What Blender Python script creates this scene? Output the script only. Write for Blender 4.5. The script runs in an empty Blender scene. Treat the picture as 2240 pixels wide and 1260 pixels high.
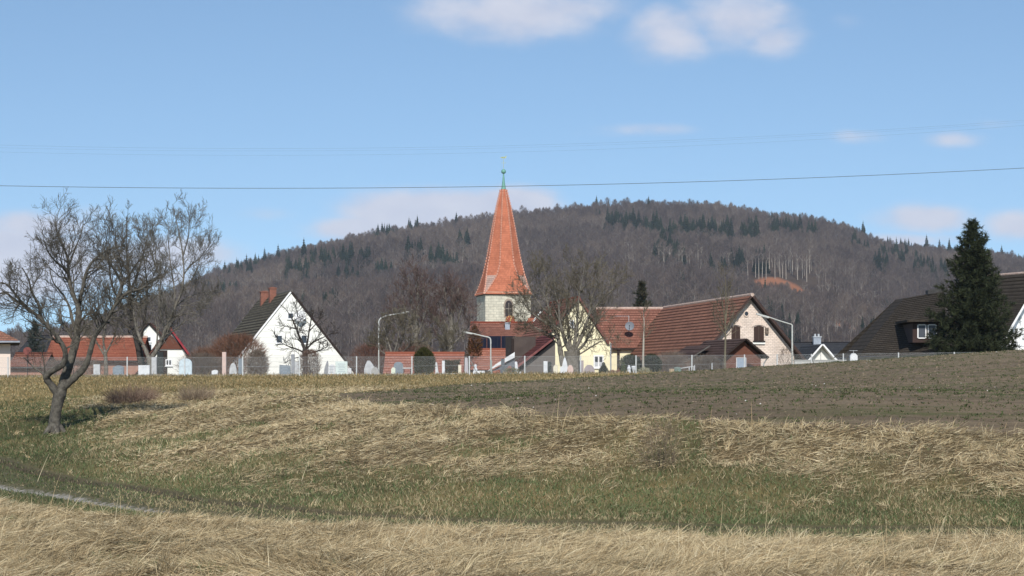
import bpy, math, random
import numpy as np
from mathutils import Vector
R = math.radians
F, HZ = 4200.0, 815.0          # focal length and horizon of the 2240x1260 photograph, in its pixels
SUN_AZ, SUN_EL = R(1.5), R(39)

# ------------------------------------------------------------------ camera, world, sun
scn = bpy.context.scene
cam_d = bpy.data.cameras.new('camera'); cam = bpy.data.objects.new('camera', cam_d)
scn.collection.objects.link(cam); scn.camera = cam
cam.location = (0, 0, 0); cam.rotation_euler = (R(90), 0, 0)
cam_d.sensor_width = 36; cam_d.lens = 36*F/2240
cam_d.shift_y = (HZ-630)/2240
cam_d.clip_start = 0.1; cam_d.clip_end = 20000
scn.view_settings.view_transform = 'Standard'; scn.view_settings.look = 'None'
scn.view_settings.exposure = 0.2; scn.view_settings.gamma = 1
scn.render.engine = 'CYCLES'
scn.cycles.max_bounces = 5; scn.cycles.diffuse_bounces = 2; scn.cycles.glossy_bounces = 2
scn.cycles.transparent_max_bounces = 8; scn.cycles.volume_bounces = 1

def W(px, py, Y):
    return Vector(((px-1120)/F*Y, Y, (HZ-py)/F*Y))

world = bpy.data.worlds.new('World'); scn.world = world; world.use_nodes = True
def build_world():
    nt = world.node_tree; N = nt.nodes; L = nt.links
    N.clear()
    out = N.new('ShaderNodeOutputWorld'); bg = N.new('ShaderNodeBackground')
    sky = N.new('ShaderNodeTexSky'); sky.sky_type = 'NISHITA'; sky.sun_disc = False
    sky.sun_elevation = SUN_EL; sky.sun_rotation = R(180)+SUN_AZ
    sky.air_density = 1.0; sky.dust_density = 0.3; sky.ozone_density = 2.1; sky.altitude = 600
    bg.inputs['Strength'].default_value = 0.118
    tc = N.new('ShaderNodeTexCoord'); sep = N.new('ShaderNodeSeparateXYZ')
    L.new(tc.outputs['Generated'], sep.inputs[0])
    lift = N.new('ShaderNodeVectorMath'); lift.operation = 'ADD'; lift.inputs[1].default_value = (0, 0, .10); L.new(tc.outputs['Generated'], lift.inputs[0])
    nrm = N.new('ShaderNodeVectorMath'); nrm.operation = 'NORMALIZE'; L.new(lift.outputs[0], nrm.inputs[0]); L.new(nrm.outputs[0], sky.inputs[0])
    def M(op, a, b=None, c=None):
        n = N.new('ShaderNodeMath'); n.operation = op
        for i, v in enumerate((a, b, c)):
            if v is None: continue
            if isinstance(v, (int, float)): n.inputs[i].default_value = v
            else: L.new(v, n.inputs[i])
        return n.outputs[0]
    ymax = M('MAXIMUM', sep.outputs['Y'], 0.02)
    u = M('DIVIDE', sep.outputs['X'], ymax); v = M('DIVIDE', sep.outputs['Z'], ymax)
    cmb = N.new('ShaderNodeCombineXYZ'); L.new(u, cmb.inputs[0]); L.new(M('MULTIPLY', v, 1.7), cmb.inputs[1])
    nz = N.new('ShaderNodeTexNoise'); nz.inputs['Scale'].default_value = 16; nz.inputs['Detail'].default_value = 7
    nz.inputs['Roughness'].default_value = 0.55
    L.new(cmb.outputs[0], nz.inputs['Vector'])
    nz2 = N.new('ShaderNodeTexNoise'); nz2.inputs['Scale'].default_value = 38; nz2.inputs['Detail'].default_value = 6
    L.new(cmb.outputs[0], nz2.inputs['Vector'])
    nmix = M('ADD', M('MULTIPLY', M('SUBTRACT', nz.outputs['Fac'], 0.5), 2.2), M('MULTIPLY', M('SUBTRACT', nz2.outputs['Fac'], 0.5), 0.9))
    clouds = [ # px, py, half width, half height (px), strength
        (1130, 20, 205, 62, 1.0), (1010, 10, 110, 60, .6), (1470, 72, 95, 55, .95), (1600, 45, 120, 55, .95), (1690, 85, 70, 42, .7),
        (1400, 282, 130, 16, .5), (1310, 292, 70, 12, .4), (1860, 298, 90, 18, .55), (2090, 305, 70, 20, .5), (985, 472, 200, 46, 1.6), (1115, 448, 95, 34, 1.5), (820, 500, 140, 28, 1.25),
        (2030, 478, 110, 30, 1.0), (1960, 528, 90, 18, .9), (2230, 490, 80, 32, 1.05), (2080, 522, 60, 14, .5),
        (30, 578, 160, 66, 1.9), (90, 500, 120, 34, 1.0), (20, 485, 60, 22, .55), (600, 468, 80, 18, .5), (560, 590, 120, 25, .5),(190, 470, 90, 24, .5),
        (350, 560, 150, 40, .9), (1860, 45, 60, 25, .3), (2180, 270, 80, 16, .35), (380, 610, 150, 30, .7)]
    tot = None
    for px, py, a, b, s in clouds:
        cu, cv = (px-1120)/F, (HZ-py)/F
        d = M('ADD', M('POWER', M('MULTIPLY', M('SUBTRACT', u, cu), F/a), 2.0), M('POWER', M('MULTIPLY', M('SUBTRACT', v, cv), F/b), 2.0))
        g = M('MULTIPLY', M('EXPONENT', M('MULTIPLY', d, -0.75)), s)
        tot = g if tot is None else M('MAXIMUM', tot, g)
    dens = M('ADD', tot, M('MULTIPLY', M('MULTIPLY', nmix, 0.62), M('MINIMUM', M('MULTIPLY', tot, 2.2), 1.0)))
    ramp = N.new('ShaderNodeMapRange'); ramp.interpolation_type = 'SMOOTHSTEP'
    L.new(dens, ramp.inputs['Value']); ramp.inputs['From Min'].default_value = 0.16; ramp.inputs['From Max'].default_value = 0.95
    ramp.inputs['To Max'].default_value = 0.9
    # faint high veil everywhere
    front = M('GREATER_THAN', sep.outputs['Y'], 0.05)
    fac = M('MULTIPLY', ramp.outputs[0], front)
    mix = N.new('ShaderNodeMixRGB'); L.new(fac, mix.inputs[0])
    tint = N.new('ShaderNodeMixRGB'); tint.blend_type = 'MULTIPLY'; tint.inputs[0].default_value = 1; tint.inputs[2].default_value = (.90, .98, .985, 1)
    L.new(sky.outputs[0], tint.inputs[1]); L.new(tint.outputs[0], mix.inputs[1])
    cc = N.new('ShaderNodeMixRGB'); cc.inputs[1].default_value = (3.9, 4.25, 5.4, 1); cc.inputs[2].default_value = (5.7, 5.8, 6.4, 1)
    L.new(M('ADD', nz2.outputs['Fac'], 0.0), cc.inputs[0])
    L.new(cc.outputs[0], mix.inputs[2])
    L.new(mix.outputs[0], bg.inputs['Color']); L.new(bg.outputs[0], out.inputs[0])
build_world()

sun_d = bpy.data.lights.new('sun', 'SUN'); sun = bpy.data.objects.new('sun', sun_d); scn.collection.objects.link(sun)
sun_d.energy = 4.2; sun_d.angle = R(0.53); sun_d.color = (1.0, 0.95, 0.87)
sdir = Vector((-math.sin(SUN_AZ)*math.cos(SUN_EL), math.cos(SUN_AZ)*math.cos(SUN_EL), -math.sin(SUN_EL)))
sun.rotation_euler = sdir.to_track_quat('-Z', 'Y').to_euler(); sun.location = (-10, -50, 60)

# ------------------------------------------------------------------ helpers
COL = scn.collection
def tag(o, label=None, cat=None, group=None, kind=None):
    if label: o['label'] = label
    if cat: o['category'] = cat
    if group: o['group'] = group
    if kind: o['kind'] = kind
    return o
def empty(name, loc, rz=0, label=None, cat=None, group=None):
    o = bpy.data.objects.new(name, None); COL.objects.link(o)
    o.location = loc; o.rotation_euler = (0, 0, rz); o.empty_display_size = 0.3
    return tag(o, label, cat, group)

def smooth(t): t = np.clip(t, 0, 1); return t*t*(3-2*t)
def vnoise(x, y, seed=0):
    x = np.asarray(x, float); y = np.asarray(y, float)
    xi = np.floor(x).astype(np.int64); yi = np.floor(y).astype(np.int64)
    fx = x-xi; fy = y-yi; fx = fx*fx*(3-2*fx); fy = fy*fy*(3-2*fy)
    def h(a, b):
        n = (a*374761393 + b*668265263 + seed*1442695041) & 0x7fffffff
        n = ((n ^ (n >> 13))*1274126177) & 0x7fffffff
        return ((n ^ (n >> 16)) & 0xffff)/65535.0
    return (h(xi, yi)*(1-fx)+h(xi+1, yi)*fx)*(1-fy) + (h(xi, yi+1)*(1-fx)+h(xi+1, yi+1)*fx)*fy
def fbm(x, y, seed=0, o=4):
    s = 0; a = .5; t = 0
    for i in range(o):
        s = s + a*vnoise(np.asarray(x)*2**i+17*i, np.asarray(y)*2**i-9*i, seed+i); t += a; a *= .5
    return s/t

# ---- materials
MATS = {}
def mat(name, c1, c2=None, scale=3.0, rough=0.85, bump=0.0, detail=5, spec=0.3, coords='Object', stretch=None, metallic=0.0, trans=0.0):
    if name in MATS: return MATS[name]
    m = bpy.data.materials.new(name); m.use_nodes = True; MATS[name] = m
    nt = m.node_tree; N = nt.nodes; L = nt.links
    b = N['Principled BSDF']; b.inputs['Roughness'].default_value = rough
    b.inputs['Specular IOR Level'].default_value = spec; b.inputs['Metallic'].default_value = metallic
    c2 = c2 or tuple(min(1, x*0.72) for x in c1)
    tc = N.new('ShaderNodeTexCoord'); mp = N.new('ShaderNodeMapping')
    L.new(tc.outputs[coords], mp.inputs[0])
    if stretch: mp.inputs['Scale'].default_value = stretch
    nz = N.new('ShaderNodeTexNoise'); nz.inputs['Scale'].default_value = scale; nz.inputs['Detail'].default_value = detail
    nz.inputs['Roughness'].default_value = 0.65
    L.new(mp.outputs[0], nz.inputs['Vector'])
    r = N.new('ShaderNodeValToRGB'); r.color_ramp.elements[0].position = 0.33; r.color_ramp.elements[1].position = 0.67
    r.color_ramp.elements[0].color = (*c2, 1); r.color_ramp.elements[1].color = (*c1, 1)
    L.new(nz.outputs['Fac'], r.inputs[0]); L.new(r.outputs[0], b.inputs['Base Color'])
    if bump:
        bp = N.new('ShaderNodeBump'); bp.inputs['Strength'].default_value = bump; bp.inputs['Distance'].default_value = 0.05
        L.new(nz.outputs['Fac'], bp.inputs['Height']); L.new(bp.outputs[0], b.inputs['Normal'])
    m['_r'] = 1
    return m

def attr_mat(name, rough=0.8, trans=0.0, spec=0.25, var=0.0):
    m = bpy.data.materials.new(name); m.use_nodes = True; nt = m.node_tree; N = nt.nodes; L = nt.links
    b = N['Principled BSDF']; b.inputs['Roughness'].default_value = rough; b.inputs['Specular IOR Level'].default_value = spec
    a = N.new('ShaderNodeAttribute'); a.attribute_name = 'col'
    L.new(a.outputs['Color'], b.inputs['Base Color'])
    if trans:
        t = N.new('ShaderNodeBsdfTranslucent'); mx = N.new('ShaderNodeMixShader'); mx.inputs[0].default_value = trans
        L.new(a.outputs['Color'], t.inputs[0]); L.new(b.outputs[0], mx.inputs[1]); L.new(t.outputs[0], mx.inputs[2])
        L.new(mx.outputs[0], N['Material Output'].inputs[0])
    return m

def tile_mat(name, c1, c2=None, row=0.34, width=0.22, line=(0.03, 0.02, 0.02), lichen=None, linew=0.09, big=0.45, mortar=.012):
    """roof tiles in metres of UV: u along the ridge, v down the slope"""
    if name in MATS: return MATS[name]
    m = bpy.data.materials.new(name); m.use_nodes = True; MATS[name] = m
    nt = m.node_tree; N = nt.nodes; L = nt.links
    b = N['Principled BSDF']; b.inputs['Roughness'].default_value = 0.9; b.inputs['Specular IOR Level'].default_value = 0.1
    uv = N.new('ShaderNodeUVMap'); uv.uv_map = 'UVMap'
    br = N.new('ShaderNodeTexBrick'); br.offset = 0.5
    br.inputs['Scale'].default_value = 1.0; br.inputs['Brick Width'].default_value = width; br.inputs['Row Height'].default_value = row
    br.inputs['Mortar Size'].default_value = mortar; br.inputs['Mortar Smooth'].default_value = 0.4
    br.inputs['Color1'].default_value = (*c1, 1); br.inputs['Color2'].default_value = (*c2, 1); br.inputs['Mortar'].default_value = (*line, 1)
    L.new(uv.outputs[0], br.inputs['Vector'])
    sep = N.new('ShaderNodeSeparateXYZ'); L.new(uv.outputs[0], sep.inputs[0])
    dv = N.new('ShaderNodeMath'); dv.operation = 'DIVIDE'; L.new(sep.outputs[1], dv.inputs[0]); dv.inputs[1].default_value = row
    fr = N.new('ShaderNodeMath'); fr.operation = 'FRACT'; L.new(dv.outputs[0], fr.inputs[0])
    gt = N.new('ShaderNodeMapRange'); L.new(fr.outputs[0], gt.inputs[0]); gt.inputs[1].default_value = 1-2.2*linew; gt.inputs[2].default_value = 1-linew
    nz = N.new('ShaderNodeTexNoise'); nz.inputs['Scale'].default_value = 0.9; nz.inputs['Detail'].default_value = 9; nz.inputs['Roughness'].default_value = .72
    L.new(uv.outputs[0], nz.inputs['Vector'])
    nr = N.new('ShaderNodeMapRange'); L.new(nz.outputs['Fac'], nr.inputs[0]); nr.inputs[1].default_value = .3; nr.inputs[2].default_value = .7; nr.inputs[3].default_value = 1-big; nr.inputs[4].default_value = 1.15
    m1 = N.new('ShaderNodeMixRGB'); m1.blend_type = 'MULTIPLY'; m1.inputs[0].default_value = 1
    L.new(br.outputs[0], m1.inputs[1]); L.new(nr.outputs[0], m1.inputs[2])
    src = m1.outputs[0]
    if lichen:
        n2 = N.new('ShaderNodeTexNoise'); n2.inputs['Scale'].default_value = 5; n2.inputs['Detail'].default_value = 8; n2.inputs['Roughness'].default_value = .7
        L.new(uv.outputs[0], n2.inputs['Vector'])
        r2 = N.new('ShaderNodeMapRange'); L.new(n2.outputs['Fac'], r2.inputs[0]); r2.inputs[1].default_value = .58; r2.inputs[2].default_value = .74; r2.inputs[4].default_value = .6
        m2 = N.new('ShaderNodeMixRGB'); L.new(r2.outputs[0], m2.inputs[0]); L.new(src, m2.inputs[1]); m2.inputs[2].default_value = (*lichen, 1); src = m2.outputs[0]
    m3 = N.new('ShaderNodeMixRGB'); L.new(gt.outputs[0], m3.inputs[0]); L.new(src, m3.inputs[1]); m3.inputs[2].default_value = (*line, 1)  # undercut shade of each course painted as a dark band along its lower edge
    L.new(m3.outputs[0], b.inputs['Base Color'])
    bp = N.new('ShaderNodeBump'); bp.inputs['Distance'].default_value = .04; bp.inputs['Strength'].default_value = .6
    L.new(br.outputs['Fac'], bp.inputs['Height']); bp.invert = True; L.new(bp.outputs[0], b.inputs['Normal'])
    return m

# ---- mesh builder
class B:
    def __init__(s): s.v = []; s.f = []; s.uv = []; s.mi = []; s.cur = 0
    def face(s, pts, uvs=None):
        i = len(s.v); s.v += [tuple(p) for p in pts]; s.f.append(tuple(range(i, i+len(pts))))
        s.uv += (uvs if uvs else [(p[0]+p[1], p[2]) for p in pts]); s.mi.append(s.cur)
    def box(s, x0, x1, y0, y1, z0, z1):
        P = [(x, y, z) for z in (z0, z1) for y in (y0, y1) for x in (x0, x1)]
        for q in ((0,1,5,4),(1,3,7,5),(3,2,6,7),(2,0,4,6),(4,5,7,6),(2,3,1,0)): s.face([P[k] for k in q])
    def obox(s, c, ax, ay, az):   # centre and three half-vectors
        c = Vector(c); ax = Vector(ax); ay = Vector(ay); az = Vector(az)
        P = [c+ax*i+ay*j+az*k for k in (-1,1) for j in (-1,1) for i in (-1,1)]
        for q in ((0,1,5,4),(1,3,7,5),(3,2,6,7),(2,0,4,6),(4,5,7,6),(2,3,1,0)): s.face([P[k] for k in q])
    def prism(s, prof, y0, y1, back=True):    # profile (x,z) counter-clockwise seen from the front (-y)
        s.face([(x, y0, z) for x, z in prof])
        if back: s.face([(x, y1, z) for x, z in reversed(prof)])
        n = len(prof)
        for i in range(n):
            a, b = prof[i], prof[(i+1) % n]
            s.face([(b[0], y0, b[1]), (a[0], y0, a[1]), (a[0], y1, a[1]), (b[0], y1, b[1])])
    def tube(s, pts, rad, n=6, cap=False):
        pts = [Vector(p) for p in pts]; ring = []
        base = len(s.v); m = len(pts)
        up = Vector((0, 0, 1))
        for i, p in enumerate(pts):
            d = (pts[min(i+1, m-1)]-pts[max(i-1, 0)])
            if d.length < 1e-9: d = up
            d.normalize()
            a = d.cross(Vector((0.31, 0.95, 0.05))); 
            if a.length < .05: a = d.cross(Vector((1, 0, 0)))
            a.normalize(); b = d.cross(a); r = rad[i] if hasattr(rad, '__len__') else rad
            for k in range(n):
                t = 2*math.pi*k/n; q = p+a*math.cos(t)*r+b*math.sin(t)*r; s.v.append((q.x, q.y, q.z))
        for i in range(m-1):
            for k in range(n):
                k2 = (k+1) % n
                s.f.append((base+i*n+k, base+i*n+k2, base+(i+1)*n+k2, base+(i+1)*n+k)); s.uv += [(0,0)]*4; s.mi.append(s.cur)
        if cap:
            s.f.append(tuple(base+k for k in range(n))); s.uv += [(0,0)]*n; s.mi.append(s.cur)
            s.f.append(tuple(base+(m-1)*n+k for k in reversed(range(n)))); s.uv += [(0,0)]*n; s.mi.append(s.cur)
    def lathe(s, prof, n=16, c=(0,0,0), ax=None):   # prof list of (r,z)
        base = len(s.v); m = len(prof)
        for r, z in prof:
            for k in range(n):
                t = 2*math.pi*(k+.5)/n; s.v.append((c[0]+r*math.cos(t), c[1]+r*math.sin(t), c[2]+z))
        for i in range(m-1):
            for k in range(n):
                k2 = (k+1) % n
                s.f.append((base+i*n+k, base+i*n+k2, base+(i+1)*n+k2, base+(i+1)*n+k)); s.uv += [(0,0)]*4; s.mi.append(s.cur)
    def make(s, name, m, parent=None, sm=False, off=None):
        me = bpy.data.meshes.new(name)
        v = s.v if off is None else [(a-off[0], b-off[1], c-off[2]) for a, b, c in s.v]
        me.from_pydata(v, [], s.f); 
        uvl = me.uv_layers.new(name='UVMap'); uvl.data.foreach_set('uv', np.array(s.uv, dtype=np.float32).ravel())
        for mm in (m if isinstance(m, (list, tuple)) else [m]): me.materials.append(mm)
        if len(me.materials) > 1: me.polygons.foreach_set('material_index', s.mi)
        if sm: me.polygons.foreach_set('use_smooth', [True]*len(me.polygons))
        o = bpy.data.objects.new(name, me); COL.objects.link(o)
        if parent: o.parent = parent
        return o

def quads_mesh(name, V, Q, m, cols=None, parent=None):
    """V (N,3) array, Q (M,4) array"""
    me = bpy.data.meshes.new(name)
    me.vertices.add(len(V)); me.vertices.foreach_set('co', np.ascontiguousarray(V, dtype=np.float32).ravel())
    me.loops.add(Q.size); me.loops.foreach_set('vertex_index', Q.astype(np.int32).ravel())
    me.polygons.add(len(Q)); me.polygons.foreach_set('loop_start', np.arange(0, Q.size, 4, dtype=np.int32))
    try: me.polygons.foreach_set('loop_total', np.full(len(Q), 4, dtype=np.int32))
    except Exception: pass
    me.update(calc_edges=True)
    if cols is not None:
        a = me.attributes.new('col', 'FLOAT_COLOR', 'POINT')
        c = np.ones((len(V), 4), dtype=np.float32); c[:, :3] = cols; a.data.foreach_set('color', c.ravel())
    me.materials.append(m)
    o = bpy.data.objects.new(name, me); COL.objects.link(o)
    if parent: o.parent = parent
    return o

# ------------------------------------------------------------------ terrain
CP = []
def cp(px, py, Y): p = W(px, py, Y); CP.append((p.x, p.y, p.z))
def cw(x, Y, z): CP.append((x, Y, z))
for x in (-40, -15, 0, 15, 40): cw(x, -25, -1.62); cw(x, 3, -1.60)
for px in (-300, 0, 700, 1400, 2240, 2600): cp(px, 1260, 15.1)
for px, py, Y in ((0,1150,22),(400,1180,20),(1120,1205,19.3),(1800,1212,19.0),(2240,1215,18.9)): cp(px, py, Y)
PATH = [(-60, 110), (-22, 62), (-14, 45), (-9.47, 35.6), (-6.8, 31), (-4.6, 27.2), (-2.5, 25.1), (-.69, 24.1), (2.1, 23.5), (6.1, 23.0), (12, 22.6), (30, 21.5)]
for x, Y in PATH[1:]: cw(x, Y, -1.90)
for px, py, Y in ((0,1000,40),(400,1085,29.2),(1000,1122,25.7),(1600,1135,25.1),(2240,1140,24.7),
                  (2240,952,30),(1700,935,30.5),(1200,916,33),(900,893,38),(720,863,48),
                  (2240,1042,27.6),(1700,1032,27.9),(1200,1016,29.2),(900,1000,31),(640,975,35),
                  (120,945,48),(120,885,58),(120,852,74),(400,872,55),(400,950,42),(400,1030,34),(-200,960,48),(-200,860,75),
                  (650,852,63),(1000,838,80),(-400,828,100),(18,827,99),(278,825,99),(655,824,99),(1027,821,99),(1270,819,99),
                  (2240,765,75),(1940,785,78),(1700,800,82),(1340,823,92),(2240,857,43),(1800,862,43),(1400,868,46),(1800,825,60),(1200,850,60),(1000,860,52),
                  (3000,740,75),(3000,850,43),(3000,960,29)): cp(px, py, Y)
for x in (14, 20, 27, 40): cw(x, 100, -0.02)
for x in (-50, -27, -14, 0, 9): cw(x, 112, -0.20)
for x in (18, 30, 50): cw(x, 116, -0.35)
for x in (-60, -30, 0, 30, 60): cw(x, 150, -1.3); cw(x, 185, -1.3)
CP = np.array(CP)
def tps_fit(P):
    n = len(P); d = np.hypot(P[:, None, 0]-P[None, :, 0], P[:, None, 1]-P[None, :, 1])
    K = np.where(d > 0, d*d*np.log(d+1e-12), 0) + np.eye(n)*0.3
    A = np.zeros((n+3, n+3)); A[:n, :n] = K; A[:n, n] = 1; A[:n, n+1:] = P[:, :2]; A[n, :n] = 1; A[n+1:, :n] = P[:, :2].T
    return np.linalg.solve(A, np.concatenate([P[:, 2], [0, 0, 0]]))
WT = tps_fit(CP)
def tps(x, y):
    x = np.atleast_1d(np.asarray(x, float)); y = np.atleast_1d(np.asarray(y, float)); out = np.empty(x.shape); f = x.ravel(); g = y.ravel(); o = out.ravel()
    for i in range(0, len(f), 60000):
        a = f[i:i+60000]; b = g[i:i+60000]
        d2 = (a[:, None]-CP[None, :, 0])**2+(b[:, None]-CP[None, :, 1])**2
        o[i:i+60000] = (0.5*d2*np.log(d2+1e-12))@WT[:-3]+WT[-3]+WT[-2]*a+WT[-1]*b
    return o.reshape(x.shape)
SKY_PX = [-2500, -900, -300, 0, 100, 200, 300, 400, 480, 560, 650, 700, 820, 900, 1000, 1070, 1180, 1300, 1400, 1500, 1560, 1640, 1700, 1800, 1850, 1900, 1940, 2000, 2100, 2180, 2240, 2600, 4500]
SKY_PY = [790, 770, 758, 752, 742, 716, 678, 638, 604, 584, 556, 543, 514, 500, 484, 472, 460, 453, 449, 450, 452, 465, 475, 484, 494, 518, 536, 542, 552, 560, 568, 600, 760]
YR = 2200.0
def hill_z(x, Y):
    u = x/np.maximum(Y, 300)
    py = np.interp(u*F+1120, SKY_PX, SKY_PY)
    zr = (HZ-py)/F*YR-15
    t = (Y-850)/(YR-850); tc = np.clip(t, 0, 1)
    S = 0.3*tc*tc*(3-2*tc)+0.7*tc
    z = -1.3+(zr+1.3)*S
    z = z+(fbm(x/230+3, Y/260, 5, 3)-.5)*46*(tc*(1-tc)*4)**.7*np.clip(zr/60, 0, 1)
    z = np.where(Y > YR, z-(Y-YR)*0.06, z)
    return np.maximum(z, -1.3)
def in_poly_sd(x, y, poly):
    """signed distance, positive inside"""
    x = np.asarray(x, float); y = np.asarray(y, float); d = np.full(x.shape, 1e9); ins = np.zeros(x.shape, bool)
    n = len(poly)
    for i in range(n):
        ax, ay = poly[i]; bx, by = poly[(i+1) % n]; ex, ey = bx-ax, by-ay
        t = np.clip(((x-ax)*ex+(y-ay)*ey)/(ex*ex+ey*ey), 0, 1)
        d = np.minimum(d, np.hypot(x-ax-t*ex, y-ay-t*ey))
        c = ((ay > y) != (by > y)); xx = ax+(y-ay)/(by-ay if by != ay else 1e-9)*ex
        ins ^= (c & (x < xx))
    return np.where(ins, d, -d)
FIELD = [(-5.3, 51), (-4.5, 47.5), (-2, 38), (.63, 33), (4.2, 30.5), (8, 30), (15, 29.5), (60, 27), (70, 97), (18, 97), (10, 95), (4.7, 90), (-2.0, 70)]
def sdf_field(x, y): return in_poly_sd(x, y, FIELD)
PX_, PY_ = np.array(PATH).T
def path_d(x, y):
    """signed distance across the track (+ = far side), metres"""
    yc = np.interp(x, PX_, PY_); sl = (np.interp(x+.5, PX_, PY_)-np.interp(x-.5, PX_, PY_))
    return (y-yc)/np.sqrt(1+sl*sl)
def crest_y(x): return np.interp(x, [-14, -9, -5.3, -4.5, -2, .63, 4.2, 8, 15, 60], [62, 60, 52, 47.5, 38, 33, 30.5, 30, 29.5, 27])
def bank_t(x, y):
    yc = np.interp(x, PX_, PY_); return (y-yc-1.2)/np.maximum(crest_y(x)-yc-1.2, 1)
def straw_amt(x, y):
    """1 = tall matted dry grass, 0 = short green grass"""
    pd = path_d(x, y); n = fbm(x*.55, y*.35, 3, 4); n2 = fbm(x*2.2+5, y*1.4, 8, 3)
    near = smooth((-pd-1.35-.45*smooth((-2-x)/2)+(n-.5)*.9)/.45)
    t = bank_t(x, y)
    bank = smooth((t-.31+.2*smooth((1050-x/np.maximum(y, 1)*F-1120)/300)+(n-.5)*.8+(n2-.5)*.4)/.42)
    px = x/np.maximum(y, 1)*F+1120
    leftg = smooth((265-px+(n-.5)*260)/110)*(pd > 0)
    bank = bank*(1-leftg*.92)
    s = np.where(pd < 0, near, bank)
    patch = smooth((.32-fbm(x*1.1+40, y*.8+3, 21, 3))/.05)
    return np.clip(s*(1-.75*patch), 0, 1)
def ground_z(x, y):
    x = np.asarray(x, float); y = np.asarray(y, float)
    yy = np.clip(y, -25, 185); xx = np.clip(x, -55, 55)
    a = tps(xx, yy).reshape(x.shape)
    w = smooth((y-125)/45); wx = smooth((np.abs(x)-48)/20)
    z = a*(1-w)+(-1.3)*w
    z = z*(1-wx)+np.where(y < 40, -1.6, np.clip(z, -1.4, 0))*wx
    near = (y < 120)
    lump = np.where(near, (fbm(x*.9, y*.8, 31, 3)-.5)*.22*np.clip(1-np.maximum(sdf_field(x, y)+.3, 0)/.5, .0, 1)*np.clip((110-y)/40, .15, 1), 0)
    sf = sdf_field(x, y)
    clod = np.where(near & (sf > 0), (fbm(x*5, y*5, 41, 2)-.5)*.028, 0)
    pd = path_d(x, y)
    rut = np.where(near, -.07*np.exp(-((np.abs(pd+.05)-.62)/.16)**2), 0)
    lump = lump*np.clip((np.abs(pd)-.8)/3.0, .05, 1)
    z = z+lump+clod+rut
    hz = hill_z(x, y)
    return np.where(y > 700, np.maximum(hz, -1.3), z)
def gz(x, y): return float(ground_z(np.array([x]), np.array([y]))[0])

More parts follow.
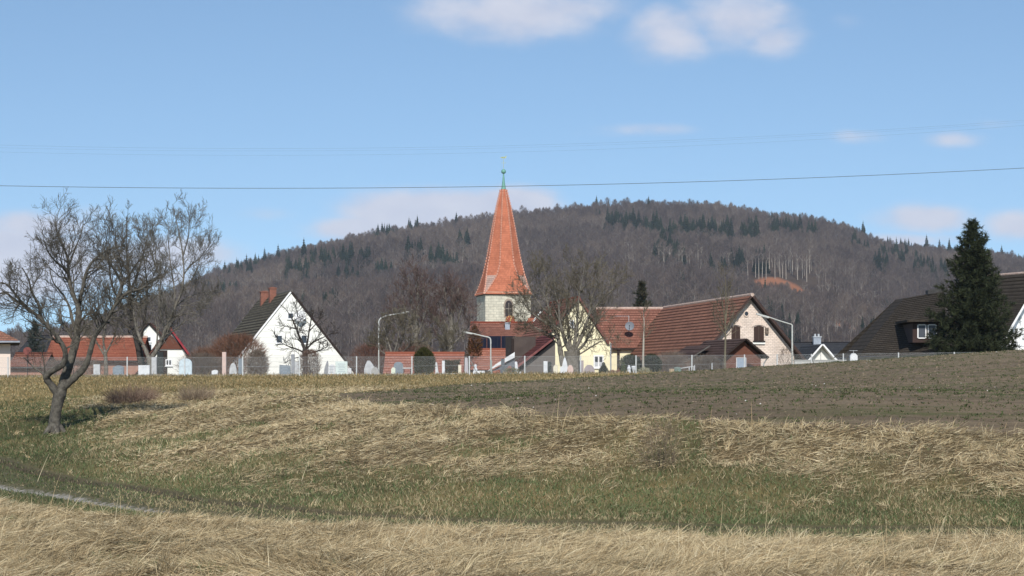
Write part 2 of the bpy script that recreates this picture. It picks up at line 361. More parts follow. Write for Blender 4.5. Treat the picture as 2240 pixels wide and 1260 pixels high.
def build_ground():
    rows = np.concatenate([np.arange(-24, 12, 2.0), np.arange(12, 60, .13), np.arange(60, 104, .4), np.arange(104, 200, 3), np.arange(200, 850, 26), np.arange(850, 2400, 22), np.arange(2400, 3101, 70)])
    nc = 300
    u = np.linspace(-1, 1, nc); u = np.sign(u)*(np.abs(u)*.62+.38*np.abs(u)**4)
    X = u[None, :]*(np.abs(rows)[:, None]*.55+18-13*np.exp(-((rows-35)/40)**2)[:, None]); Y = np.repeat(rows[:, None], nc, 1)
    Z = ground_z(X, Y)
    V = np.stack([X, Y, Z], -1).reshape(-1, 3)
    r, c = len(rows), nc; i = np.arange(r*c).reshape(r, c)
    Q = np.stack([i[:-1, :-1], i[:-1, 1:], i[1:, 1:], i[1:, :-1]], -1).reshape(-1, 4)
    m = bpy.data.materials.new('ground_surface'); m.use_nodes = True
    o = quads_mesh('ground', V, Q, m); tag(o, kind='structure')
    me = o.data
    x, y = V[:, 0], V[:, 1]; sf = np.where(y < 110, sdf_field(x, y), -20); pd = path_d(x, y); st = np.where(y < 110, straw_amt(x, y), .5)
    for nm, arr in (('sf', np.clip(sf, -20, 20)), ('pd', np.clip(pd, -20, 20)), ('straw', st), ('wood', smooth((y-800)/60))):
        a = me.attributes.new(nm, 'FLOAT', 'POINT'); a.data.foreach_set('value', arr.astype(np.float32))
    # bare orange earth on the hillside
    e = np.zeros(len(x))
    for px, py, rx, ry in EARTH:
        for _p in (hit_hill(px, py, 2),):
            e = np.maximum(e, 1-np.hypot((x-_p[0])/(rx/F*_p[1]), (y-_p[1])/60))
    a = me.attributes.new('earth', 'FLOAT', 'POINT'); a.data.foreach_set('value', e.astype(np.float32))
    nt = m.node_tree; N = nt.nodes; L = nt.links; b = N['Principled BSDF']; b.inputs['Roughness'].default_value = .95; b.inputs['Specular IOR Level'].default_value = .1
    geo = N.new('ShaderNodeNewGeometry')
    def A(n): a = N.new('ShaderNodeAttribute'); a.attribute_name = n; return a.outputs['Fac']
    def noise(s, d=6, r=.6, st=None):
        n = N.new('ShaderNodeTexNoise'); n.inputs['Scale'].default_value = s; n.inputs['Detail'].default_value = d; n.inputs['Roughness'].default_value = r
        if st:
            mp = N.new('ShaderNodeMapping'); mp.inputs['Scale'].default_value = st; L.new(geo.outputs['Position'], mp.inputs[0]); L.new(mp.outputs[0], n.inputs['Vector'])
        else: L.new(geo.outputs['Position'], n.inputs['Vector'])
        return n.outputs['Fac']
    def rng(v, a, b_, c=0., d=1.):
        n = N.new('ShaderNodeMapRange'); L.new(v, n.inputs[0])
        for k, q in enumerate((a, b_, c, d)): n.inputs[k+1].default_value = q
        return n.outputs[0]
    def mix(f, a, b_):
        n = N.new('ShaderNodeMixRGB')
        if isinstance(f, float): n.inputs[0].default_value = f
        else: L.new(f, n.inputs[0])
        for k, q in ((1, a), (2, b_)):
            if isinstance(q, tuple): n.inputs[k].default_value = (*q, 1)
            else: L.new(q, n.inputs[k])
        return n.outputs[0]
    def add(a, b_, s=1.0):
        n = N.new('ShaderNodeMath'); n.operation = 'MULTIPLY_ADD'; L.new(b_, n.inputs[0]); n.inputs[1].default_value = s; L.new(a, n.inputs[2]); return n.outputs[0]
    n1 = noise(1.2); n2 = noise(7, 8, .7); n3 = noise(28, 6, .7); nl = noise(.25, 4)
    grass = mix(rng(n2, .35, .65), (.06, .068, .028), (.14, .12, .055))
    straw = mix(rng(n3, .3, .7), (.06, .045, .024), (.20, .15, .08))
    dry = mix(rng(n1, .35, .65), (.24, .18, .075), (.16, .145, .06))      # short orange-green turf of the far meadow
    dry = mix(rng(n3, .4, .75), dry, (.33, .25, .125))
    c = mix(A('straw'), mix(rng(nl, .4, .6), grass, dry), straw)
    # far meadow (beyond the crest)
    sepp = N.new('ShaderNodeSeparateXYZ'); L.new(geo.outputs['Position'], sepp.inputs[0])
    c = mix(rng(sepp.outputs[1], 54, 66), c, dry)
    # track
    apd = N.new('ShaderNodeMath'); apd.operation = 'ABSOLUTE'; pdn = add(A('pd'), n2, .25); L.new(pdn, apd.inputs[0])
    trk = mix(rng(n2, .35, .65), (.16, .135, .08), (.10, .105, .05))
    c = mix(rng(apd.outputs[0], 1.25, .85), c, trk)
    rt = N.new('ShaderNodeMath'); rt.operation = 'ABSOLUTE'; rs = N.new('ShaderNodeMath'); rs.operation = 'ADD'; L.new(pdn, rs.inputs[0]); rs.inputs[1].default_value = .56; L.new(rs.outputs[0], rt.inputs[0])
    pale = mix(rng(n3, .3, .7), (.32, .29, .25), (.52, .48, .43))
    leftness = rng(add(sepp.outputs[0], n2, 2.5), -1.6, -4.0)
    c = mix(rng(add(rt.outputs[0], n2, .34), .40, .27), c, mix(leftness, (.07, .055, .04), pale))
    rt2 = N.new('ShaderNodeMath'); rt2.operation = 'ABSOLUTE'; rs2 = N.new('ShaderNodeMath'); rs2.operation = 'SUBTRACT'; L.new(pdn, rs2.inputs[0]); rs2.inputs[1].default_value = .8; L.new(rs2.outputs[0], rt2.inputs[0])
    c = mix(rng(rt2.outputs[0], .2, .04), c, mix(rng(n2, .35, .65), (.13, .105, .065), (.075, .06, .04)))
    # field
    soil = mix(rng(n1, .3, .7), (.22, .166, .106), (.265, .205, .134))
    soil = mix(rng(n3, .3, .72), mix(.3, soil, (.08, .06, .045)), soil)
    soil = mix(rng(noise(60, 3, .6), .66, .74), soil, (.26, .22, .17))
    soil = mix(rng(noise(1.0, 5, .65, (.10, 2.6, 1)), .48, .62), soil, mix(.6, soil, (.10, .075, .052)))
    soil = mix(rng(noise(.09, 3, .5), .45, .65), soil, mix(.3, soil, (.11, .085, .06)))
    soil = mix(rng(add(noise(.5, 5, .6, (.25, 1.6, 1)), n2, .3), .66, .82), soil, (.12, .12, .055))
    c = mix(rng(add(A('sf'), n2, .9), .35, .65), c, soil)
    wood = mix(rng(noise(.02, 4), .4, .6), (.05, .035, .028), (.075, .055, .04))
    wood = mix(rng(add(A('earth'), noise(.02, 5), .8), .62, .8), wood, (.27, .115, .06))
    c = mix(A('wood'), c, wood)
    L.new(c, b.inputs['Base Color'])
    bp = N.new('ShaderNodeBump'); bp.inputs['Strength'].default_value = .9; bp.inputs['Distance'].default_value = .05
    L.new(add(n2, n3, .7), bp.inputs['Height']); L.new(bp.outputs[0], b.inputs['Normal'])
    return o

def hit_hill(px, py, above=10.0):
    """where the sight line through a pixel meets the hillside (+above m)"""
    Y = np.arange(870, 2300, 4.0); u = (px-1120)/F; v = (HZ-py)/F
    h = hill_z(u*Y, Y)+above; k = np.nonzero(h >= v*Y)[0]
    i = k[0] if len(k) else int(np.argmax(h/Y))
    return (u*Y[i], Y[i], hill_z(np.array([u*Y[i]]), np.array([Y[i]]))[0])
EARTH = [(1500, 606, 26, 30), (1700, 622, 70, 40), (1745, 640, 40, 40), (1835, 690, 30, 30), (1900, 685, 16, 20), (1650, 640, 30, 30)]
build_ground()

# ------------------------------------------------------------------ gabled buildings
class House:
    """front gable plane stands at the apex point; local x along the gable, local y back along the ridge"""
    def __init__(s, name, px, py, Y, yaw, zg, label, cat, group=None):
        a = W(px, py, Y); s.yaw = R(yaw); s.O = Vector((a.x, a.y, zg)); s.za = a.z-zg
        s.root = empty(name, s.O, s.yaw, label, cat, group)
    def ray(s, px, py, plane_pt=(0,0,0), n=(0,-1,0)):
        """local point where the sight line meets a local plane"""
        c, sn = math.cos(s.yaw), math.sin(s.yaw)
        def loc(v): return Vector((c*v[0]+sn*v[1], -sn*v[0]+c*v[1], v[2]))
        o = loc(Vector((0,0,0))-s.O); d = loc(Vector(((px-1120)/F, 1, (HZ-py)/F)))
        n = Vector(n); t = (Vector(plane_pt)-o).dot(n)/d.dot(n); return o+d*t
    def g(s, px, py): p = s.ray(px, py); return p.x, p.z
    def body(s, prof, L, m, name='wall', y0=0.0):
        b = B(); b.prism(prof, y0, L); return b.make(name, m, s.root)
    def slab(s, p_top, p_bot, y0, y1, m, th=.16, courses=None, name='roof', verge=None):
        """one roof slope from ridge (x,z) to eave (x,z)"""
        b = B(); (x0, z0), (x1, z1) = p_top, p_bot; ln = math.hypot(x1-x0, z1-z0); d = ((x1-x0)/ln, (z1-z0)/ln); nx, nz = -d[1], d[0]
        if nz < 0: nx, nz = -nx, -nz
        n = courses or 1; st = ln/n; lip = .035 if courses else 0
        for i in range(n):
            a0 = i*st; a1 = (i+1)*st
            A0 = (x0+d[0]*a0+nx*th, z0+d[1]*a0+nz*th); A1 = (x0+d[0]*a1+nx*(th+lip), z0+d[1]*a1+nz*(th+lip))
            q = [(A0[0], y0, A0[1]), (A1[0], y0, A1[1]), (A1[0], y1, A1[1]), (A0[0], y1, A0[1])]
            uvs = [(y0, a0), (y0, a1), (y1, a1), (y1, a0)]
            if x1 > x0: q = q; 
            b.face(q, uvs)
            if i < n-1:
                C = (x0+d[0]*a1+nx*th, z0+d[1]*a1+nz*th)
                b.face([(A1[0], y0, A1[1]), (C[0], y0, C[1]), (C[0], y1, C[1]), (A1[0], y1, A1[1])], [(y0, a1)]*2+[(y1, a1)]*2)
        T0 = (x0+nx*th, z0+nz*th); T1 = (x1+nx*(th+lip), z1+nz*(th+lip))
        b.cur = 1
        b.face([(x0, y0, z0), (x1, y0, z1), (T1[0], y0, T1[1]), (T0[0], y0, T0[1])])
        b.face([(x0, y1, z0), (T0[0], y1, T0[1]), (T1[0], y1, T1[1]), (x1, y1, z1)])
        b.face([(x1, y0, z1), (x1, y1, z1), (T1[0], y1, T1[1]), (T1[0], y0, T1[1])])
        b.face([(x0, y0, z0), (x0, y1, z0), (x1, y1, z1), (x1, y0, z1)])
        b.face([(x0, y0, z0), (T0[0], y0, T0[1]), (T0[0], y1, T0[1]), (x0, y1, z0)])
        return b.make(name, [m, verge or MV['dark_wood']], s.root)
    def window(s, px0, px1, py0, py1, frame, pane, y=0.0, mullion=0, fr=.08, sill=True, name='window', transom=False):
        x0, z1 = s.g(px0, py0); x1, z0 = s.g(px1, py1)
        b = B(); f = fr; o = -.06
        b.box(x0, x0+f, y+o, y+.02, z0, z1); b.box(x1-f, x1, y+o, y+.02, z0, z1)
        b.box(x0+f, x1-f, y+o, y+.02, z1-f, z1); b.box(x0+f, x1-f, y+o, y+.02, z0, z0+f)
        for k in range(mullion):
            xc = x0+(x1-x0)*(k+1)/(mullion+1); b.box(xc-f*.5, xc+f*.5, y+o+.01, y+.02, z0+f, z1-f)
        if transom: b.box(x0+f, x1-f, y+o+.012, y+.02, (z0+z1)/2-.03, (z0+z1)/2+.03)
        w = b.make(name, frame, s.root)
        p = B(); p.box(x0+f*.8, x1-f*.8, y-.02, y+.01, z0+f*.8, z1-f*.8); p.make('pane', pane, w)
        if sill:
            q = B(); q.box(x0-.06, x1+.06, y-.14, y+.02, z0-.07, z0-.003); q.make('sill', frame, w)
        return w
def quad_light(*a): pass
MV = {}
MV['dark_wood'] = mat('dark_wood', (.035, .022, .018), (.02, .013, .011), 6)
MV['white_wall'] = mat('white_plaster', (.80, .80, .76), (.72, .72, .68), 1.2, bump=.05)
MV['glass'] = mat('window_glass', (.05, .06, .075), (.02, .025, .03), 2, rough=.12, spec=.6)
MV['white_frame'] = mat('white_paint', (.8, .8, .8), (.74, .74, .74), 3, rough=.5)
MV['black'] = mat('black_metal', (.02, .02, .022), rough=.5)
MV['steel'] = mat('galvanised_steel', (.55, .57, .58), (.42, .44, .45), 8, rough=.45, metallic=.35)
MV['zinc'] = mat('zinc_sheet', (.42, .45, .5), (.3, .33, .37), 4, rough=.4, metallic=.4)
def siding_mat(name, c, row, line, w=.1):
    m = bpy.data.materials.new(name); m.use_nodes = True; nt = m.node_tree; N = nt.nodes; L = nt.links; b = N['Principled BSDF']; b.inputs['Roughness'].default_value = .75
    tc = N.new('ShaderNodeTexCoord'); sp = N.new('ShaderNodeSeparateXYZ'); L.new(tc.outputs['Object'], sp.inputs[0])
    d = N.new('ShaderNodeMath'); d.operation = 'DIVIDE'; L.new(sp.outputs[2], d.inputs[0]); d.inputs[1].default_value = row
    f = N.new('ShaderNodeMath'); f.operation = 'FRACT'; L.new(d.outputs[0], f.inputs[0])
    r = N.new('ShaderNodeMapRange'); L.new(f.outputs[0], r.inputs[0]); r.inputs[1].default_value = 1-w; r.inputs[2].default_value = 1-w*.4
    nz = N.new('ShaderNodeTexNoise'); nz.inputs['Scale'].default_value = .9; nz.inputs['Detail'].default_value = 7; L.new(tc.outputs['Object'], nz.inputs[0])
    mx = N.new('ShaderNodeMixRGB'); L.new(nz.outputs['Fac'], mx.inputs[0]); mx.inputs[1].default_value = (*[q*.88 for q in c], 1); mx.inputs[2].default_value = (*c, 1)
    m2 = N.new('ShaderNodeMixRGB'); L.new(r.outputs[0], m2.inputs[0]); L.new(mx.outputs[0], m2.inputs[1]); m2.inputs[2].default_value = (*line, 1)
    L.new(m2.outputs[0], b.inputs['Base Color']); return m
def brick_mat(name, c1, c2, mortar, w=.28, h=.12, ms=.014):
    m = bpy.data.materials.new(name); m.use_nodes = True; nt = m.node_tree; N = nt.nodes; L = nt.links; b = N['Principled BSDF']; b.inputs['Roughness'].default_value = .9
    uv = N.new('ShaderNodeUVMap'); uv.uv_map = 'UVMap'; br = N.new('ShaderNodeTexBrick'); br.inputs['Scale'].default_value = 1
    br.inputs['Brick Width'].default_value = w; br.inputs['Row Height'].default_value = h; br.inputs['Mortar Size'].default_value = ms
    br.inputs['Color1'].default_value = (*c1, 1); br.inputs['Color2'].default_value = (*c2, 1); br.inputs['Mortar'].default_value = (*mortar, 1)
    L.new(uv.outputs[0], br.inputs['Vector'])
    nz = N.new('ShaderNodeTexNoise'); nz.inputs['Scale'].default_value = 1.1; nz.inputs['Detail'].default_value = 9; nz.inputs['Roughness'].default_value = .7; L.new(uv.outputs[0], nz.inputs[0])
    r = N.new('ShaderNodeMapRange'); L.new(nz.outputs['Fac'], r.inputs[0]); r.inputs[1].default_value = .3; r.inputs[2].default_value = .7; r.inputs[3].default_value = .72; r.inputs[4].default_value = 1.08
    mx = N.new('ShaderNodeMixRGB'); mx.blend_type = 'MULTIPLY'; mx.inputs[0].default_value = 1; L.new(br.outputs[0], mx.inputs[1]); L.new(r.outputs[0], mx.inputs[2])
    L.new(mx.outputs[0], b.inputs['Base Color'])
    bp = N.new('ShaderNodeBump'); bp.inputs['Strength'].default_value = .5; bp.inputs['Distance'].default_value = .02; bp.invert = True; L.new(br.outputs['Fac'], bp.inputs['Height']); L.new(bp.outputs[0], b.inputs['Normal'])
    return m
MV['brickred'] = brick_mat('chimney_brick', (.30, .105, .065), (.19, .065, .042), (.2, .11, .08), .26, .11, .014)
def chimney(parent, x, y, z0, z1, w, m, d=None, cap=True, name='chimney'):
    d = d or w; b = B(); b.box(x-w/2, x+w/2, y-d/2, y+d/2, z0, z1); c = b.make(name, m, parent)
    if cap:
        q = B(); q.box(x-w/2-.06, x+w/2+.06, y-d/2-.06, y+d/2+.06, z1+.002, z1+.12); q.box(x-w*.3, x+w*.3, y-d*.3, y+d*.3, z1+.125, z1+.2); q.make('chimney_cap', m, c)
    return c
def ridge_caps(h, x, z, y0, y1, m, r=.13, step=.4, name='ridge_tiles'):
    b = B(); n = max(1, int((y1-y0)/step))
    for i in range(n):
        a = y0+(y1-y0)*i/n; c = y0+(y1-y0)*(i+1.08)/n; dz = .015*random.Random(i).random()
        b.tube([(x, a, z+dz), (x, c, z+.03+dz)], [r*1.08, r*.92], 7, cap=True)
    return b.make(name, m, h.root)
def dish(h_root, p, r, m, aim=(0,-1,.35), arm=None, name='satellite_dish', tilt=1):
    a = Vector(aim).normalized(); t = a.cross(Vector((0,0,1))).normalized(); u = t.cross(a)
    b = B(); P = Vector(p); rings = 5; n = 16; base = 0
    prev = None
    for i in range(rings+1):
        rr = r*i/rings; off = a*(.28*(rr/r)**2*r)
        ring = [P+off+t*math.cos(2*math.pi*k/n)*rr+u*math.sin(2*math.pi*k/n)*rr for k in range(n)]
        if prev:
            for k in range(n): b.face([prev[k], prev[(k+1)%n], ring[(k+1)%n], ring[k]])
            for k in range(n): b.face([q-a*.02 for q in (prev[k], ring[k], ring[(k+1)%n], prev[(k+1)%n])])
        prev = ring
    d = b.make(name, m, h_root)
    c = B(); c.tube([P-u*r*.9+a*.2*r, P+a*r*.95-u*.15*r], .02, 5); c.tube([P+a*r*.85-u*.2*r, P+a*r*1.05-u*.1*r], .045, 6, cap=True)
    if arm: c.tube([P-a*.03, Vector(arm)], .03, 6)
    c.make('feed_arm', MV['black'], d); return d

VZ = -1.3   # village ground level

def house_white():     # D: big white gable with dark tiled roof
    h = House('white_gable_house', 637, 640, 200, 15.7, VZ, 'large white gabled house with a grey tiled roof and twin brick chimneys', 'house')
    za = h.za; k = 1.26; L = 22.5
    wall = siding_mat('white_siding', (.83, .83, .78), .62, (.56, .57, .54), .09)
    hw = (za-.9)/k
    h.body([(-hw, 0), (hw, 0), (hw, .85), (0, za-.12), (-hw, .85)], L, wall)
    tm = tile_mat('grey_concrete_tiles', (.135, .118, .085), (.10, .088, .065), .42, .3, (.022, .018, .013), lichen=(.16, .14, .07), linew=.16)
    sl = math.hypot(1, k); e = hw+.45
    h.slab((0, za), (-e, za-k*e), -.12, L+.1, tm, courses=26, verge=MV['white_frame'])
    h.slab((0, za), (e, za-k*e), -.12, L+.1, tm, courses=26, verge=MV['dark_wood'])
    ridge_caps(h, 0, za+.15, -.1, L+.1, MV['grey_ridge'])
    for (px0, px1, py0, py1) in ((629, 642, 684, 698), (603.5, 618, 733, 751), (658, 672, 733, 752)):
        h.window(px0, px1, py0, py1, MV['white_frame'], MV['glass'], fr=.07, mullion=0)
    x, z = h.g(655, 692); dish(h.root, (x, -.35, z), .62, MV['white_frame'], (-.2, -1, .3), (x, 0, z-.1))
    # chimneys on the left slope
    for px, top, bot, w in ((579, 640, 668, .95), (596, 632, 664, .72)):
        n = Vector((-k, 0, 1)).normalized(); p = h.ray(px, bot-4, (0, 0, za), n)
        zt = h.ray(px, top, (0, p.y, 0), (0, -1, 0)).z
        chimney(h.root, p.x, p.y, p.z-1.2, zt, w, MV['brickred'], .9)
        b = B(); q = h.ray(px+2, bot+2, (0, 0, za+.2), n); d = Vector((1, 0, k)).normalized()
        b.obox(q-Vector((0, .45, 0)), d*.95, (0, .06, 0), n*.03); b.make('flashing', MV['steel'], h.root)
MV['grey_ridge'] = mat('grey_ridge', (.12, .11, .10), (.07, .065, .06), 5)
house_white()

def church():
    za = W(1112, 640, 270).z
    yaw = 11.5; Yc = 270; c = W(1101.5, 640, Yc); zg = VZ
    root = empty('church_tower', (c.x, c.y, zg), R(yaw), 'square stone church tower with a tall pointed red tiled spire', 'church')
    hw = 3.22; he = c.z-zg; S = F/Yc
    b = B(); b.box(-hw, hw, -hw, hw, 0, he-.05)
    st = brick_mat('sandstone_blocks', (.66, .62, .50), (.52, .49, .40), (.38, .36, .3), .75, .36, .022)
    for f in range(len(b.f)): pass
    b.make('wall', st, root)
    q = B(); q.box(-hw-.12, hw+.12, -hw-.12, hw+.12, he-.38, he-.052); q.make('cornice', mat('pale_stone', (.62, .57, .45), (.48, .44, .35), 3), root)
    # belfry window and quoins
    wx, wz = None, None
    def on(px, py):
        n = Vector((math.sin(R(yaw)), -math.cos(R(yaw)), 0)); O = c+n*hw; d = Vector(((px-1120)/F, 1, (HZ-py)/F)); t = O.dot(n)/d.dot(n)
        P = d*t-Vector((c.x, c.y, 0)); return P.x*math.cos(R(yaw))+P.y*math.sin(R(yaw)), P.z-zg
    x0, zt = on(1105, 658); x1, zb = on(1120, 692); xc = (x0+x1)/2; r = (x1-x0)/2
    def arch(r0, z0, zs, y0, y1, m, nm, par):
        pr = [(xc-r0, z0), (xc+r0, z0), (xc+r0, zs)]+[(xc+r0*math.cos(t)*1, zs+r0*1.35*math.sin(t)) for t in np.linspace(0, math.pi, 9)[1:-1]]+[(xc-r0, zs)]
        bb = B(); bb.prism(pr, y0, y1); return bb.make(nm, m, par)
    fr = arch(r*1.35, zb-.1, zt-r*1.1, -hw-.08, -hw+.1, mat('window_stone', (.36, .30, .24), (.25, .2, .16), 4), 'window', root)
    arch(r, zb, zt-r*1.25, -hw-.12, -hw+.1, mat('louvre_dark', (.05, .04, .045), (.025, .02, .022), 3), 'pane', fr)
    q = B(); q.box(xc-.04, xc+.04, -hw-.16, -hw-.1, zb, zt-.3); q.box(xc-r, xc+r, -hw-.155, -hw-.1, zt-1.15, zt-1.05); q.make('tracery', mat('tracery_stone', (.3, .26, .22)), fr)
    # clock: red face with gold hour marks
    kx, kz = on(1116, 700.5); rr = 10.5/S
    cb = B(); n = 28
    ring = lambda r_, y: [(kx+r_*math.cos(2*math.pi*i/n), y, kz+r_*math.sin(2*math.pi*i/n)) for i in range(n)]
    A = ring(rr, -hw-.2); Bk = ring(rr, -hw)
    cb.face(list(reversed(A)) if False else A)
    for i in range(n): cb.face([A[i], Bk[i], Bk[(i+1)%n], A[(i+1)%n]])
    ck = cb.make('clock_face', mat('clock_red', (.34, .09, .05), (.28, .07, .04), 5), root)
    gold = mat('gold_leaf', (.75, .55, .22), (.6, .42, .15), 3, rough=.35, metallic=.5)
    for i in range(12):
        gb = B()
        t = 2*math.pi*i/12; d = Vector((math.cos(t), 0, math.sin(t))); tt = Vector((-math.sin(t), 0, math.cos(t)))
        gb.obox(Vector((kx, -hw-.24, kz))+d*rr*.84, d*rr*.14, (0, .03, 0), tt*.05)
        gb.make('hour_mark', gold, ck)
    hb = B(); hb.obox((kx+.06, -hw-.29, kz+.18), Vector((.3, 0, 1)).normalized()*.48, (0, .02, 0), Vector((1, 0, -.3)).normalized()*.05)
    hb.obox((kx-.05, -hw-.33, kz-.05), Vector((.2, 0, .5)).normalized()*.35, (0, .02, 0), Vector((1, 0, -.4)).normalized()*.06); hb.make('clock_hands', gold, ck)
    # spire: square eave sweeping into an octagon
    prof = [(0, 53.5), (8, 49.8), (18, 46.2), (36, 42), (60, 37.3), (80, 33.2), (138, 23.5), (188, 14.4), (226, 5.8)]  # px above eave, half width
    eave = W(1099, 640, Yc).z-zg
    sb = B(); rings = []
    cx = on(1100.5, 600)[0]; cx = 0.0
    for h_, w_ in prof:
        a = w_/S; t = min(1, h_/46.0); t = 1-(1-t)**1.0; ring = []
        # half width at this height across the flats; corners chamfer in as the octagon forms
        for k in range(4):
            ca, sa = math.cos(k*math.pi/2), math.sin(k*math.pi/2)
            cut = a*(math.tan(math.pi/8)*t+(1-t)*.985)
            for (lx, ly) in ((-cut, -a), (cut, -a)):
                ring.append((lx*ca-ly*sa, lx*sa+ly*ca, eave+h_/S-.35*(1-min(1, h_/30))))
        rings.append(ring)
    sc = [1.0/1.0]*len(rings)
    per = 0
    for i in range(len(rings)-1):
        for k in range(8):
            k2 = (k+1) % 8; p = [rings[i][k], rings[i][k2], rings[i+1][k2], rings[i+1][k]]
            ww = (Vector(p[1])-Vector(p[0])).length; w2 = (Vector(p[2])-Vector(p[3])).length; z0 = rings[i][0][2]; z1 = rings[i+1][0][2]
            sb.cur = 1 if (k % 2 == 1 and i < 3) else 0
            sb.face(p, [(-ww/2+k*7, -z0), (ww/2+k*7, -z0), (w2/2+k*7, -z1), (-w2/2+k*7, -z1)])
    sb.cur = 0
    sb.face([(x, y, z) for x, y, z in reversed(rings[0])], None)
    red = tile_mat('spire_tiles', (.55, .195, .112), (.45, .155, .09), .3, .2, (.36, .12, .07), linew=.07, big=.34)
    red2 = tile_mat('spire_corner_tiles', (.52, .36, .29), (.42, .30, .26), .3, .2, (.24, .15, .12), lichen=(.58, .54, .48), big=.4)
    roof = sb.make('spire', [red, red2], root)
    for k in range(8):
        hb = B()
        pts = [Vector(rings[i][k]) for i in range(len(rings))]
        for i in range(len(pts)-1):
            ln = (pts[i+1]-pts[i]).length; n = max(1, int(ln/.34))
            for j in range(n):
                a = pts[i].lerp(pts[i+1], j/n); c_ = pts[i].lerp(pts[i+1], (j+.72)/n); out = Vector((a.x, a.y, 0)).normalized()*.03
                hb.tube([a+out, c_+out*2.4], [.085, .125], 5, cap=True)
        hb.make('hip_ridge', mat('hip_tile', (.66, .36, .27), (.5, .22, .15), 9), roof)
    eb = B(); a = prof[0][1]/S; eb.box(-a*.97, a*.97, -a*.97, a*.97, eave-.5, eave-.37); eb.make('eave_board', MV['dark_wood'], root)
    cop = mat('copper_patina', (.16, .36, .30), (.10, .24, .2), 4, rough=.6)
    zt = eave+226/S
    fb = B(); fb.lathe([(.40, -.1), (.30, .25), (.2, .9), (.12, 1.7), (.09, 2.1), (.07, 2.2)], 8, (0, 0, zt)); fn = fb.make('finial', cop, root, sm=True)
    bb = B(); bb.lathe([(.34*math.sin(t)+.001, -.34*math.cos(t)) for t in np.linspace(0, math.pi, 9)], 14, (0, 0, zt+2.5)); bb.make('ball', cop, fn, sm=True)
    vb = B(); vb.tube([(0, 0, zt+2.8), (0, 0, zt+4.6)], .025, 5); zz = zt+4.55
    vb.obox((-.05, 0, zz-.1), (.28, 0, .0), (0, .02, 0), (0, 0, .03))
    vb.face([(-.5, -.02, zz-.1), (-.1, -.02, zz-.22), (.1, -.02, zz+.02), (-.2, -.02, zz+.0)]); vb.face([(.05, -.02, zz-.12), (.25, -.02, zz-.25), (.48, -.02, zz+.2), (.2, -.02, zz+.05)])
    vb.face([(-.5, .02, zz-.1), (-.2, .02, zz), (.1, .02, zz+.02), (-.1, .02, zz-.22)]); vb.face([(.05, .02, zz-.12), (.2, .02, zz+.05), (.48, .02, zz+.2), (.25, .02, zz-.25)])
    vb.obox((0, 0, zz-.85), (.35, 0, 0), (0, .02, 0), (0, 0, .02)); vb.make('weather_vane', mat('gilt_green', (.45, .5, .25)), fn)
church()

def flat_roof_house(name, pts_px, Y, depth, zg, label, cat, roof_m, wall_m, eave_y, ridge_y, yaw=0, rise_back=True, ridge_m=None, oh=.3, group=None):
    """long building seen from its eave side: ridge runs along local x. pts_px=(x0,x1) in photo pixels"""
    x0, x1 = pts_px; c = W((x0+x1)/2, eave_y, Y); S = F/Y
    root = empty(name, (c.x, c.y, zg), R(yaw), label, cat, group)
    hx = (x1-x0)/2/S/math.cos(R(yaw)); ze = c.z-zg
    zr = (HZ-ridge_y)/F*(Y+depth/2)-zg
    b = B(); b.face([(-hx+.15, .3, 0), (hx-.15, .3, 0), (hx-.15, .3, ze), (-hx+.15, .3, ze)])
    b.face([(hx-.15, depth-.3, 0), (-hx+.15, depth-.3, 0), (-hx+.15, depth-.3, ze), (hx-.15, depth-.3, ze)])
    for s_ in (-1, 1):
        X = s_*(hx-.15); b.face([(X, .3, 0), (X, depth-.3, 0), (X, depth-.3, ze), (X, depth/2, zr-.15), (X, .3, ze)])
    b.make('wall', wall_m, root)
    rb = B(); n = max(6, int(math.hypot(depth/2, zr-ze)/.36)); sgn = 1
    dy, dz = depth/2, zr-ze; ln = math.hypot(dy, dz); nn = Vector((0, -dz, dy)).normalized()
    for i in range(n):
        a0, a1 = i/n, (i+1)/n
        up = lambda a, l: Vector((0, dy*(1-a), ze+dz*(1-a)))+nn*(.14+l)
        P0, P1, P1b = up(a0, 0), up(a1, .035), up(a1, 0)
        rb.face([(-hx, P1.y, P1.z), (hx, P1.y, P1.z), (hx, P0.y, P0.z), (-hx, P0.y, P0.z)], [(-hx, a1*ln), (hx, a1*ln), (hx, a0*ln), (-hx, a0*ln)])
        rb.face([(-hx, P1.y, P1.z), (-hx, P1b.y, P1b.z), (hx, P1b.y, P1b.z), (hx, P1.y, P1.z)], [(0, a1*ln)]*4)
    e = up(1, .0)
    rb.cur = 1
    rb.face([(-hx, e.y, e.z-.16), (hx, e.y, e.z-.16), (hx, e.y, e.z), (-hx, e.y, e.z)])
    for X in (-hx, hx): rb.face([(X, e.y, e.z-.16), (X, dy, zr-.02), (X, dy, zr+.16), (X, e.y, e.z)])
    rb.cur = 0
    rb.face([(-hx, dy, zr+.16), (hx, dy, zr+.16), (hx, depth+.1, ze+.1), (-hx, depth+.1, ze+.1)], [(-hx, 0), (hx, 0), (hx, ln), (-hx, ln)])
    rf = rb.make('roof', [roof_m, MV['dark_wood']], root)
    cb = B(); k = int(2*hx/.42)
    for i in range(k):
        a = -hx+2*hx*i/k; cb.tube([(a, dy, zr+.14), (a+2*hx*1.05/k, dy, zr+.17)], [.14, .12], 6, cap=True)
    cb.make('ridge_tiles', ridge_m or roof_m, rf)
    return root, hx, ze, zr, S, rf

